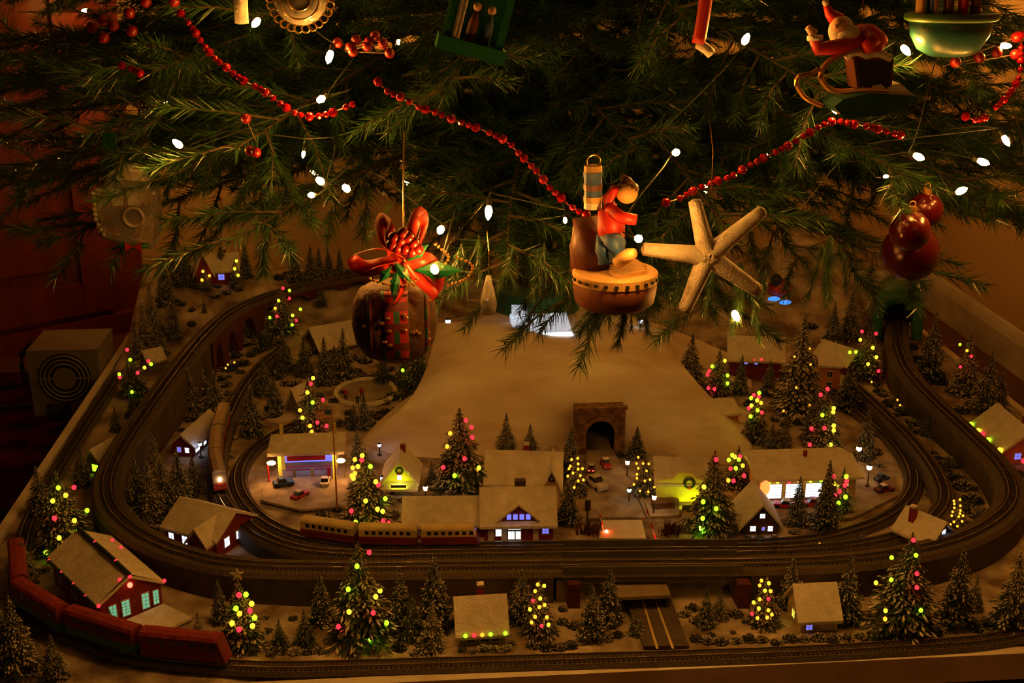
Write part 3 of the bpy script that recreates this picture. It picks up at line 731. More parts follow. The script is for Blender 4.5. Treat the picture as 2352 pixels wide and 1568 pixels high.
# diner
t, W_ = house('lit_diner', 'wide flat snow roofed diner with three bright white windows', 'diner', (1742, 1158), (1962, 1150), 0.105, 0.050, 0.012, 'x', 'cream', None,
    [('F', -0.70, 0.026, 0.026, 0.026, 'lit_white', (0, 4)), ('F', -0.30, 0.026, 0.027, 0.026, 'lit_white', (0, 4)), ('F', 0.12, 0.026, 0.028, 0.026, 'lit_white', (0, 4)), ('F', 0.72, 0.024, 0.020, 0.024, 'lit_yellow', (1, 1))],
    [(-0.83, -1.12, 0.046, 'g'), (-0.66, -1.12, 0.046, 'y'), (-0.42, -1.12, 0.046, 'r'), (-0.22, -1.12, 0.046, 'a'), (0.02, -1.12, 0.046, 'y'), (0.24, -1.12, 0.046, 'g')], None, (0.45, 0.014, 0.034, 'red'), None, 0.010)
for u in (-0.9, -0.5, -0.09, 0.34):
    m = MB(); m.box((u * W_ / 2, -0.0535, 0.024), (0.004, 0.003, 0.048)); m.build('pilaster', 'yellowwall', t)
m = MB(); m.box((0.05 * W_, 0.0, 0.070), (0.006, 0.006, 0.012)); m.build('chimney', 'redbrick', t)
m = MB(); m.sph((-W_ * 0.46, -0.062, 0.038), 0.0085, 10, 8, (1, 1, 1.6)); m.build('lantern', 'lit_orange', t)
# A frame cottage
house('a_frame_cottage', 'little dark gabled cottage with white lit windows in front of the diner', 'cottage', (1706, 1228), (1786, 1226), 0.075, 0.022, 0.034, 'y', 'brownwall', None,
    [('F', 0.05, 0.036, 0.008, 0.008, 'lit_blue', (1, 1)), ('F', -0.45, 0.013, 0.009, 0.009, 'lit_blue', (1, 1)), ('F', 0.15, 0.013, 0.005, 0.006, 'lit_violet', (0, 1)), ('F', 0.55, 0.013, 0.008, 0.009, 'lit_blue', (1, 1))], (), None, (-0.1, 0.006, 0.012, 'darktrim'), None, 0.009)
# front middle cottage
t, W_ = house('pale_green_cottage', 'small pale green cottage with snow roof and coloured eave lights near the front', 'cottage', (1056, 1482), (1160, 1480), 0.062, 0.022, 0.036, 'x', 'greenwall', None,
    [('F', -0.5, 0.012, 0.010, 0.011, 'pane_dark', (1, 1)), ('F', 0.1, 0.012, 0.012, 0.010, 'pane_dark', (1, 1)), ('F', 0.6, 0.012, 0.009, 0.010, 'pane_dark', (1, 1))],
    [(-0.75, -1.16, 0.021, 'g'), (-0.38, -1.16, 0.021, 'r'), (-0.02, -1.16, 0.021, 'a'), (0.35, -1.16, 0.021, 'g'), (1.0, -1.16, 0.021, 'g')], (0.05, 0.4), None, None, 0.006)
# front right cottage
house('cream_cottage', 'small cream walled cottage with square snow roof at the front right', 'cottage', (1838, 1454), (1922, 1448), 0.062, 0.024, 0.034, 'x', 'cream', None,
    [('F', -0.55, 0.011, 0.009, 0.009, 'lit_violet', (1, 1)), ('F', 0.35, 0.012, 0.020, 0.008, 'whitetrim', (0, 0)), ('L', 0.0, 0.014, 0.012, 0.012, 'lit_yellow', (1, 1))], (), None, None, None, 0.006)
# small brown house right
house('brown_tilted_house', 'small house with tilted snow roof and one blue window inside the right curve', 'house', (2134, 1270), (2180, 1246), 0.058, 0.022, 0.024, 'y', 'brownwall', 0.026,
    [('F', 0.2, 0.026, 0.010, 0.012, 'lit_blue', (1, 1))], (), (-0.5, 0.5), None, None, 0.008)
bp_ = G(2150, 1262, 0.012)
m = MB(); m.sph((0, 0.02, -0.004), 0.045, 16, 8, (1.1, 0.8, 0.66)); tag(m.build('snow_knoll', 'snow', None, True, (bp_.x, bp_.y, 0.0)), 'small snowy knoll under the tilted roof house inside the right curve', 'knoll')
# right hand house with bright eave lights
t, W_ = house('edge_house_with_lights', 'house with big bright coloured bulbs along its eave at the right edge', 'house', (2236, 1002), (2304, 1064), 0.085, 0.030, 0.034, 'x', 'orange', 0.002,
    [('F', -0.5, 0.016, 0.012, 0.014, 'pane_dark', (1, 1)), ('F', 0.4, 0.016, 0.012, 0.014, 'pane_dark', (1, 1)), ('R', -0.4, 0.016, 0.012, 0.012, 'lit_violet', (1, 1))], (), (0.3, 0.3), None, None, 0.007)
for k, (u, c_) in enumerate(((-0.95, 'g'), (-0.45, 'y'), (-0.2, 'r'), (0.25, 'g'), (1.0, 'y'))):
    m = MB(); m.sph((u * W_ / 2, -0.052, 0.029), 0.0052, 10, 8); m.build('light', 'led_' + c_, t)
m = MB(); m.sph((W_ / 2 + 0.03, -0.02, 0.02), 0.005, 8, 6); m.build('light', 'led_r', t)
# back right: tilted snow roof house, orange tower, dark red barn, snow roofed hut
house('tilted_roof_house', 'house with broad tilted snow roof behind the orange tower', 'house', (1876, 838), (1942, 862), 0.055, 0.030, 0.022, 'x', 'darkred', None, (), (), None, None, None, 0.010)
t, W_ = house('orange_tower', 'narrow orange walled tower house with snow cap near the right track', 'house', (1878, 902), (1926, 904), 0.045, 0.062, 0.010, 'x', 'orange', None, [('F', 0, 0.045, 0.010, 0.012, 'pane_dark', (1, 1)), ('F', 0, 0.02, 0.010, 0.014, 'pane_dark', (1, 1))], (), None, None, None, 0.004)
house('dark_red_barn', 'dark red barn with snow roof half hidden behind the right of the mountain', 'barn', (1676, 872), (1792, 874), 0.08, 0.052, 0.034, 'x', 'darkred', None, [('F', -0.4, 0.042, 0.007, 0.005, 'lit_violet', (0, 0)), ('F', 0.0, 0.042, 0.007, 0.005, 'lit_violet', (0, 0))], [(-0.1, -1.12, 0.05, 'r'), (0.2, -1.12, 0.052, 'r')], None, None, None, 0.008)
house('orange_sided_hut', 'snow roofed hut with an orange side wall at the right foot of the mountain', 'hut', (1620, 992), (1694, 984), 0.075, 0.034, 0.014, 'x', 'orange', None, [('R', -0.3, 0.018, 0.016, 0.018, 'lit_orange', (1, 1))], (), None, None, None, 0.005)
# back left houses
house('curved_roof_barn', 'barn with wide white roof left of the hanging brown ornament', 'barn', (738, 822), (822, 798), 0.085, 0.028, 0.032, 'x', 'brownwall', None, (), (), None, None, None, 0.010)
house('track_side_hut', 'tiny white roofed hut left of the raised track', 'hut', (344, 856), (380, 846), 0.05, 0.024, 0.018, 'x', 'greywall', None, (), (), None, None, None, 0.005)
house('green_window_hut', 'white roofed hut with one green lit window at the left board edge', 'hut', (200, 1082), (236, 1092), 0.085, 0.026, 0.022, 'y', 'greywall', None, [('F', 0.2, 0.014, 0.014, 0.014, 'led_g', (0, 0)), ('L', -0.3, 0.014, 0.010, 0.012, 'lit_green', (0, 0))], (), None, None, None, 0.007)
house('white_tipi_hut', 'small steep white roofed hut behind the filling station tree', 'hut', (660, 938), (690, 945), 0.035, 0.012, 0.035, 'y', 'greywall', None, (), (), None, None, None, 0.006)
house('wood_shelter', 'tiny grey shelter among snowy trees by the left inner track', 'shelter', (428, 880), (452, 884), 0.03, 0.018, 0.006, 'x', 'greywall', None, (), (), None, None, None, 0.004)
# hill church
t, W_ = house('hill_lodge', 'red lodge with steep white roof and blue lit windows on the back left hill', 'lodge', (452, 652), (548, 654), 0.07, 0.040, 0.030, 'x', 'redbrick', None,
    [('F', -0.72, 0.022, 0.012, 0.026, 'lit_violet', (1, 1)), ('F', 0.2, 0.024, 0.014, 0.014, 'lit_violet', (1, 1)), ('F', 0.75, 0.02, 0.010, 0.014, 'pane_dark', (1, 1))], (), (0.4, 0.2), None, None, 0.006)
m = MB(); m.prism([(-W_ * 0.5, 0.0), (-W_ * 0.12, 0.0), (-W_ * 0.12, 0.045), (-W_ * 0.31, 0.085), (-W_ * 0.5, 0.045)], -0.05, 0.02, 'y'); m.build('tower', 'redbrick', t)
roof(t, W_ * 0.38, 0.075, 0.045, 0.042, 'y', 0.007, 0.004, 'tower_roof', -W_ * 0.31, -0.015)

# filling station with canopy
a = T(625, 1106); b = T(792, 1106); W_ = (b - a).length
fs_ = thing('filling_station', 'filling station with snowy canopy roof on yellow posts and red sign', 'filling station', ((a.x + b.x) / 2, a.y, 0.0))
m = MB(); m.box((0, 0.045, 0.002), (W_ * 0.98, 0.12, 0.004)); m.build('base_slab', 'concrete', fs_)
m = MB(); m.box((0.0, 0.066, 0.028), (W_ * 0.82, 0.026, 0.052)); m.build('shop', 'greywall', fs_)
m = MB(); m.box((0.0, 0.0515, 0.030), (W_ * 0.70, 0.002, 0.030)); m.build('shop_front', 'lit_violet', fs_)
m = MB()
m.prism([(-0.022, 0.060), (0.050, 0.067), (0.050, 0.072), (-0.022, 0.066)], -W_ * 0.52, W_ * 0.52, 'x'); m.build('canopy_roof', 'snow_roof', fs_)
for sg in (-1, 1):
    for yy, hh in ((-0.008, 0.062), (0.046, 0.092)):
        m = MB(); m.box((sg * W_ * 0.37, yy, hh / 2), (0.006, 0.006, hh)); m.build('post', 'yellowwall', fs_)
    m = MB(); m.sph((sg * W_ * 0.47, -0.022, 0.048), 0.005, 8, 6, (1.6, 1, 0.8)); m.build('corner_lamp', 'lit_canopy', fs_)
    m = MB(); m.sph((sg * W_ * 0.15, 0.03, 0.050), 0.0045, 8, 6, (1.5, 1, 0.8)); m.build('ceiling_lamp', 'lit_cool_lamp', fs_)
m = MB(); m.box((0, -0.018, 0.0535), (W_ * 0.52, 0.003, 0.008)); m.build('sign_board', 'red', fs_)
m = MB(); m.box((0, 0.02, 0.020), (W_ * 0.62, 0.002, 0.0016)); m.box((0, 0.02, 0.014), (W_ * 0.62, 0.002, 0.0016)); m.build('railing', 'red', fs_)
for u in (-0.2, 0.05, 0.28):
    m = MB(); m.box((u * W_, 0.012, 0.011), (0.006, 0.005, 0.018)); m.build('fuel_pump', 'red' if u > 0.2 else 'greywall', fs_)
m = MB(); m.cyl((-W_ * 0.53, -0.012, 0), (-W_ * 0.53, -0.012, 0.046), 0.0016); m.build('lamp_pole', 'red', fs_)

# lit ice pond on the mountain top
p = at(1240, 778, 2.405); W_ = 135 * pxsize(p)
ic = thing('lit_ice_rink', 'glowing white ice rink tray with lamps on top of the mountain', 'ice rink', (p.x + 0.005, p.y - 0.01, p.z + 0.002))
ic.rotation_euler = (R(6), 0, 0)
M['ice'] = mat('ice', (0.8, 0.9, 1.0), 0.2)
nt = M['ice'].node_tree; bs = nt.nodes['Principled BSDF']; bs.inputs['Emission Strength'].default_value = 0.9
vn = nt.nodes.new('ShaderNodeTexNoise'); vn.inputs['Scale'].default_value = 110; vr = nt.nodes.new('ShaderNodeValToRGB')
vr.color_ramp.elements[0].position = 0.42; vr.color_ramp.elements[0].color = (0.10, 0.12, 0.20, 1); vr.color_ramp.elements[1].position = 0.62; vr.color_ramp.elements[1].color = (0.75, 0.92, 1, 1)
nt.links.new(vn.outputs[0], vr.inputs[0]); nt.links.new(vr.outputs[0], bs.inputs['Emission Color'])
m = MB(); m.box((0, 0.05, 0.010), (W_, 0.10, 0.012)); m.build('ice_sheet', 'ice', ic)
m = MB(); m.box((0, -0.002, 0.008), (W_ + 0.004, 0.004, 0.014)); m.build('front_rim', 'lit_white', ic)
m = MB(); m.box((-W_ * 0.34, 0.085, 0.024), (W_ * 0.26, 0.03, 0.026)); m.build('ice_block', 'ice', ic)
# ================================================================== small furniture of the village
def lamp_post(label, px, py, top_py, globe='lit_warm', r=0.0042, kind='box', ground=None):
    b = T(px, py) if ground is None else Vector(ground)
    h = at(px, top_py, b.y).z - b.z
    t = thing('street_lamp', label, 'street lamp', b, 0, 'street lamps')
    m = MB(); m.lathe([(0.004, 0), (0.004, 0.003), (0.0012, 0.005), (0.001, h - 0.003)], 8); m.build('pole', 'darktrim', t)
    m = MB()
    if kind == 'box': m.lathe([(r * 0.7, h - r), (r, h + r * 0.6), (r * 0.85, h + r * 0.8)], 6)
    else: m.sph((0, 0, h), r, 10, 6)
    m.build('lamp_globe', globe, t)
    m = MB(); m.lathe([(r * 1.1, h + r * 0.85), (r * 0.2, h + r * 1.5)], 8); m.build('lamp_cap', 'darktrim', t)
    return t
lamp_post('street lamp beside the yellow gable house left of the station', 978, 1160, 1120)
lamp_post('street lamp nearest the tunnel mouth at the right side', 1440, 1100, 1061)
lamp_post('street lamp lowest on the street beside the amber lit tree', 1501, 1185, 1141)
lamp_post('street lamp with cyan glow in the middle of the street', 1444, 1160, 1125, 'lit_cyan', 0.004, 'ball')
lamp_post('street lamp behind the right end of the diner roof', 1968, 1080, 1030, 'lit_warm', 0.005, 'ball')
lamp_post('street lamp right of the diner windows', 1992, 1118, 1073, 'lit_warm', 0.005, 'ball')
for k, (px, py, lab) in enumerate(((1029, 738, 'left'), (1471, 738, 'right'))):
    p = at(px, py, 2.47)
    lamp_post('cool white lamp post at the %s end of the mountain top' % lab, px, py + 30, py, 'lit_white', 0.006, 'ball', (p.x, p.y, p.z - 0.03))
lamp_post('cool white lamp post left of the yellow gable house', 880, 1128, 1098, 'lit_cool_lamp', 0.0040, 'ball')
lamp_post('cool white lamp post at the mountain foot behind the yellow gable house', 872, 1046, 1022, 'lit_cool_lamp', 0.0034, 'ball')
lamp_post('cool white lamp post at the right wall of the blue lit shed', 462, 1052, 1020, 'lit_cool_lamp', 0.0036, 'ball')
# crossing signal and gates
def signal(label, px, py, top):
    b = T(px, py); h = at(px, top, b.y).z
    t = thing('crossing_signal', label, 'signal', b)
    m = MB(); m.cyl((0, 0, 0), (0, 0, h), 0.0013); m.build('pole', 'darktrim', t)
    m = MB(); m.box((0, -0.001, h - 0.009), (0.009, 0.004, 0.018)); m.build('signal_head', 'black', t)
signal('black signal head on a pole at the left kerb of the street', 1349, 1207, 1148)
for (lab, b_, e_) in (('left', (1386, 1232), (1376, 1178)), ('right', (1508, 1252), (1480, 1160))):
    p = T(*b_); q = at(e_[0], e_[1], p.y)
    t = thing('crossing_gate', 'raised red and white crossing gate at the %s of the crossing pad' % lab, 'gate', p)
    m = MB(); m.box((0, 0, 0.006), (0.006, 0.006, 0.012)); m.build('gate_post', 'whitetrim', t)
    m = MB(); m.sph((0.004 if lab == 'left' else -0.006, -0.005, 0.011), 0.0024, 8, 6); m.build('gate_lamp', 'lit_gate', t)
    d = q - p
    for k in range(6):
        m = MB(); m.tube([d * (k / 6) + Vector((0, 0, 0.006)), d * ((k + 1) / 6) + Vector((0, 0, 0.006))], 0.0013, 6); m.build('gate_arm', 'red' if k % 2 == 0 else 'whitetrim', t)
# flag
b = T(775, 1176); h = at(775, 938, b.y).z
fg = thing('flag_pole', 'tall flag pole with stars and stripes flag beside the filling station', 'flag', b)
m = MB(); m.cyl((0, 0, 0), (0, 0, h), 0.0016, 0.001); m.build('pole', 'orange', fg)
s_ = pxsize(b); fw, fh = 34 * s_, 20 * s_
m = MB(); m.cur = 0
NX, NZ = 12, 13
for j in range(NZ):
    for i in range(NX):
        x0, x1 = 0.002 + fw * i / NX, 0.002 + fw * (i + 1) / NX
        z0, z1 = h - 0.003 - fh * (j + 1) / NZ, h - 0.003 - fh * j / NZ
        wy = lambda x: 0.0015 * math.sin(x * 220)
        m.cur = 2 if (i < 5 and j < 7) else (0 if j % 2 == 0 else 1)
        m.add([(-x0, wy(x0), z0), (-x1, wy(x1), z0), (-x1, wy(x1), z1), (-x0, wy(x0), z1)], [(0, 1, 2, 3)])
fl = m.build('flag_cloth', ['red', 'whitetrim', 'bluepaint'], fg)
sd = fl.modifiers.new('thick', 'SOLIDIFY'); sd.thickness = 0.0004
# cars
def car(label, px, py, rz, body, roofm, L=0.034, lit=None):
    b = T(px, py); t = thing('toy_car', label, 'car', (b.x, b.y, b.z + 0.004), R(rz), 'toy cars')
    w_, h_ = L * 0.42, L * 0.16
    m = MB(); m.prism([(-L / 2, 0.004), (L / 2, 0.004), (L / 2, 0.004 + h_ * 0.9), (L * 0.42, 0.004 + h_ * 1.15), (-L * 0.46, 0.004 + h_ * 1.2), (-L / 2, 0.004 + h_)], -w_ / 2, w_ / 2, 'y'); m.build('body', body, t)
    m = MB(); z0 = 0.004 + h_ * 1.15; m.prism([(-L * 0.30, z0), (L * 0.18, z0), (L * 0.06, z0 + h_), (-L * 0.22, z0 + h_)], -w_ * 0.42, w_ * 0.42, 'y'); m.build('cabin', 'pane_dark', t)
    m = MB(); m.box((-L * 0.08, 0, z0 + h_ + 0.0006), (L * 0.28, w_ * 0.8, 0.0016)); m.build('roof', roofm, t)
    for sx in (-0.3, 0.3):
        for sy_ in (-1, 1):
            m = MB(); m.cyl((sx * L, sy_ * w_ * 0.42, 0.0042), (sx * L, sy_ * w_ * 0.54, 0.0042), 0.0042, None, 10); m.build('wheel', 'black', t)
    for sy_ in (-1, 1):
        m = MB(); m.box((-L / 2 - 0.0004, sy_ * w_ * 0.32, 0.004 + h_ * 0.65), (0.001, w_ * 0.22, h_ * 0.4)); m.build('tail_light', lit or 'darkred', t)
        m = MB(); m.box((L / 2 + 0.0004, sy_ * w_ * 0.32, 0.004 + h_ * 0.55), (0.001, w_ * 0.22, h_ * 0.4)); m.build('headlight', 'whitetrim', t)
car('red car with snowy roof driving out of the tunnel', 1391, 1078, -86, 'red', 'snow_roof')
car('white limousine parked along the left kerb of the street', 1370, 1124, -66, 'whitetrim', 'whitetrim', 0.048)
car('car with glowing red tail lamps by the left amber tree', 1358, 1086, 80, 'redbrick', 'snow_roof', 0.026, 'lit_redlamp')
car('car with glowing lamps beside the yellow floodlit house', 1503, 1096, 95, 'cream', 'snow_roof', 0.026, 'lit_redlamp')
car('blue pickup under the filling station canopy', 652, 1122, 15, 'bluepaint', 'bluepaint', 0.036)
car('white car in front of the filling station pumps', 748, 1120, 85, 'whitetrim', 'whitetrim', 0.034)
car('red and white car at the edge of the filling station forecourt', 690, 1152, 50, 'red', 'whitetrim', 0.034)
car('red car parked in front of the a frame cottage and diner', 1800, 1172, 160, 'red', 'snow_roof', 0.034)
car('red car parked at the right end of the diner lot', 1862, 1170, 175, 'red', 'red', 0.034)
car('maroon car with snowy roof at the far right of the diner lot', 2030, 1138, 10, 'darkred', 'snow_roof', 0.034)
car('blue car under the shrubs right of the diner', 2024, 1110, 20, 'bluepaint', 'bluepaint', 0.028)
# benches and boxes on the diner lot
for px, py, lab in ((1822, 1146, 'left'), (1878, 1146, 'right')):
    b = T(px, py); t = thing('park_bench', 'dark bench in front of the diner on the %s' % lab, 'bench', b)
    m = MB(); m.box((0, 0, 0.007), (0.036, 0.006, 0.002)); m.build('seat', 'darktrim', t)
    for sg in (-1, 1):
        m = MB(); m.box((sg * 0.014, 0, 0.003), (0.002, 0.006, 0.006)); m.build('leg', 'darktrim', t)
for px, py, lab in ((1512, 1172, 'crate'), (1532, 1170, 'wide crate')):
    b = T(px, py); m = MB(); m.box((0, 0, 0.008), (0.022, 0.016, 0.016)); m.box((0, 0, 0.0165), (0.024, 0.018, 0.002))
    tag(m.build('wood_crate', 'brownwall', None, False, b), 'dark wooden %s below the lowest street lamp' % lab, 'crate')
for px, py, s0, lab in ((1350, 1228, 1, 'left'), (1540, 1226, 1, 'right')):
    b = T(px, py); t = thing('brush_stack', 'reddish brown brush pile at the %s side of the crossing pad' % lab, 'brush pile', b)
    m = MB()
    for k in range(70):
        a_ = random.uniform(0, 6.28); r_ = random.uniform(0, 0.02)
        c = Vector((r_ * math.cos(a_), r_ * math.sin(a_) * 0.7, 0)); e = c * 1.25 + Vector((random.uniform(-.004, .004), random.uniform(-.004, .004), random.uniform(0.010, 0.022)))
        m.tube([c, e], [0.0012, 0.0005], 3)
    m.build('twigs', 'viaduct', t)['kind'] = 'stuff'
# skating pond with skaters
a = T(840, 905)
pd = thing('skating_pond', 'frozen oval skating pond with a low rim left of the mountain', 'pond', a)
M['pond'] = mat('pond_ice', (0.36, 0.33, 0.30), 0.25, 0, (0.26, 0.22, 0.18), 20)
rx, ry = 68 * pxsize(a), 0.075
X = Matrix.Diagonal((1, ry / rx, 1, 1))
m = MB(); m.lathe([(rx, 0.0), (rx, 0.005)], 40, X=X); m.build('ice', 'pond', pd)
m = MB(); m.torus((0, 0, 0.004), rx, 0.006, 40, 6, X); m.build('rim', 'snow_roof', pd)
for px, py, mt_, lab in ((794, 916, 'red', 'left'), (831, 912, 'red', 'right'), (822, 930, 'bluepaint', 'near')):
    b = G(px, py, 0.01); t = thing('skater', 'tiny figure in %s coat skating at the %s of the pond' % ('red' if mt_ == 'red' else 'blue', lab), 'person', b)
    m = MB(); m.tube([(0, 0, 0.009), (0, 0, 0.013), (0, 0, 0.018), (0, 0, 0.020)], [0.0026, 0.0030, 0.0032, 0.0016], 8)
    m.tube([(0.003, 0, 0.018), (0.006, 0, 0.013)], [0.0011, 0.0009], 5); m.tube([(-0.003, 0, 0.018), (-0.006, -0.001, 0.014)], [0.0011, 0.0009], 5)
    m.cur = 1; m.tube([(0.0015, 0, 0.010), (0.002, -0.001, 0.0)], [0.0016, 0.001], 5); m.tube([(-0.0015, 0, 0.010), (-0.003, 0.002, 0.0)], [0.0016, 0.001], 5)
    m.cur = 2; m.sph((0, 0, 0.0225), 0.0026, 8, 6)
    m.build('figure', [mt_, 'darktrim', 'skin'], t)
b = at(1160, 800, 2.34)
m = MB(); m.tube([(0, 0, 0), (0, 0, 0.006), (0, 0, 0.013), (0, 0, 0.016)], [0.002, 0.003, 0.003, 0.0014], 8); m.sph((0, 0, 0.018), 0.0026, 8, 6); m.tube([(0.003, 0, 0.013), (0.008, -0.003, 0.007)], 0.001, 5); m.tube([(-0.003, 0, 0.013), (-0.008, -0.003, 0.008)], 0.001, 5); m.box((0, -0.006, 0.0), (0.004, 0.026, 0.001))
tag(m.build('skier', 'darktrim', None, False, b + Vector((0, -0.004, -0.006))), 'tiny dark skier standing high on the mountain slope', 'person')

# green tunnel at the right end of the raised track
e = pathB[-1]
d = (pathB[-1] - pathB[-4]); d.z = 0; d.normalize(); rz = math.atan2(d.y, d.x) - math.pi / 2
gt = thing('green_tunnel', 'green arched tunnel mouth swallowing the raised track at the back right', 'tunnel', (e.x, e.y, e.z - 0.03), rz)
gr_ = 50 * pxsize(e)
AP2 = arch_poly(gr_ * 0.66, 0.085, 14)
OP2 = arch_poly(gr_ * 1.12, 0.112, 14)
m = MB(); k = len(AP2)
vs = [(u, -0.05, v) for u, v in AP2] + [(u, -0.05, v) for u, v in OP2] + [(u, 0.12, v) for u, v in AP2] + [(u, 0.12, v) for u, v in OP2]
fs = []
for i in range(k - 1): fs += [(i, i + 1, k + i + 1, k + i), (2 * k + i, 3 * k + i, 3 * k + i + 1, 2 * k + i + 1), (i, 2 * k + i, 2 * k + i + 1, i + 1), (k + i, k + i + 1, 3 * k + i + 1, 3 * k + i)]
m.add(vs, fs); m.build('arch_ring', 'ceramicgreen', gt, True)
m = MB(); m.prism(AP2, 0.085, 0.088, 'y'); m.build('dark_back', 'black', gt)

# ================================================================== trains
def cumul(path):
    L = [0.0]
    for i in range(1, len(path)): L.append(L[-1] + (path[i] - path[i - 1]).length)
    return L
def on_path(path, L, s):
    s = max(0, min(L[-1] - 1e-4, s))
    for i in range(1, len(L)):
        if L[i] >= s:
            k = (s - L[i - 1]) / max(1e-9, L[i] - L[i - 1]); return path[i - 1].lerp(path[i], k)
def near_s(path, L, p): 
    i = min(range(len(path)), key=lambda j: (path[j] - p).length); return L[i]
def rail_car(label, path, s, ln, wd, ht, low, band, up, roofm, cat='railway car', group=None, nose=None, light=None, nwin=7):
    L = cumul(path); a = on_path(path, L, s - ln * 0.36); b = on_path(path, L, s + ln * 0.36); c = (a + b) / 2; d = b - a
    t = thing('train_car', label, cat, (c.x, c.y, c.z + 0.0042), math.atan2(d.y, d.x), group)
    z0 = 0.005; hh = ht - z0
    def sect(za, zb, wv_, name, mt_):
        m = MB(); x = ln / 2
        xn = x - (0.012 if nose else 0.0) * (za - z0) / hh; xm = x - (0.012 if nose else 0.0) * (zb - z0) / hh
        m.add([(-x, -wv_, za), (xn, -wv_, za), (xn, wv_, za), (-x, wv_, za), (-x, -wv_, zb), (xm, -wv_, zb), (xm, wv_, zb), (-x, wv_, zb)], [(0, 3, 2, 1), (4, 5, 6, 7), (0, 1, 5, 4), (1, 2, 6, 5), (2, 3, 7, 6), (3, 0, 4, 7)])
        return m.build(name, mt_, t)
    w2 = wd / 2
    sect(z0, z0 + hh * 0.35, w2, 'lower_body', low); sect(z0 + hh * 0.35, z0 + hh * 0.46, w2 * 1.01, 'stripe', band); ub = sect(z0 + hh * 0.46, z0 + hh * 0.88, w2, 'upper_body', up)
    m = MB(); m.prism([(-w2 * 1.02, z0 + hh * 0.88), (w2 * 1.02, z0 + hh * 0.88), (w2 * 0.75, z0 + hh * 0.99), (0, z0 + hh * 1.04), (-w2 * 0.75, z0 + hh * 0.99)], -ln / 2, ln / 2 - (0.010 if nose else 0), 'x'); m.build('roof', roofm, t)
    for k in range(nwin):
        x = -ln * 0.42 + ln * 0.84 * (k + 0.5) / nwin
        m = MB(); m.box((x, 0, z0 + hh * 0.68), (ln * 0.84 / nwin * 0.55, wd * 1.025, hh * 0.2)); m.build('window', 'pane_dark', ub)
    for sx in (-0.32, 0.32):
        m = MB(); m.box((sx * ln, 0, 0.0045), (ln * 0.2, wd * 0.6, 0.004))
        for dx in (-0.06, 0.06):
            for sy_ in (-1, 1): m.cyl((sx * ln + dx * ln, sy_ * 0.0055, 0.0035), (sx * ln + dx * ln, sy_ * 0.0078, 0.0035), 0.0035, None, 10)
        m.build('bogie', 'black', t)
    if light:
        m = MB(); m.sph((ln / 2 - 0.004, 0, z0 + hh * 0.55), 0.0035, 8, 6); m.build('headlight', light, t)
LA, LC, LD = cumul(pathA), cumul(pathC), cumul(pathD)
s1 = near_s(pathA, LA, G(560, 1527, .012)); names = ['leading', 'second', 'third', 'fourth', 'last']
for k in range(4):
    rail_car('%s car of the red train on the front left curve' % names[k], pathA, s1 - 0.075 - k * 0.128, 0.120, 0.024, 0.040, 'ceramicgreen' if k else 'darkred', 'darkred', 'darkred', 'redbrick', 'train car', 'red train cars', nose=(k == 0))
s2 = near_s(pathD, LD, G(505, 1130, .024))
for k in range(3):
    rail_car('%s car of the silver and red train beside the left inner track' % names[k], pathD, s2 - 0.04 - k * 0.112, 0.105, 0.023, 0.038, 'redbrick', 'silver', 'silver', 'silver', 'train car', 'silver train cars', nose=(k == 0), light='lit_warm' if k == 0 else None)
s3 = near_s(pathC, LC, G(1110, 1253, .008))
for k in range(3):
    rail_car('%s car of the cream and red train before the station' % names[k], pathC, s3 - 0.05 - k * 0.098, 0.092, 0.022, 0.034, 'darkred', 'redbrick', 'cream', 'cream', 'train car', 'cream train cars', nose=(k == 0))

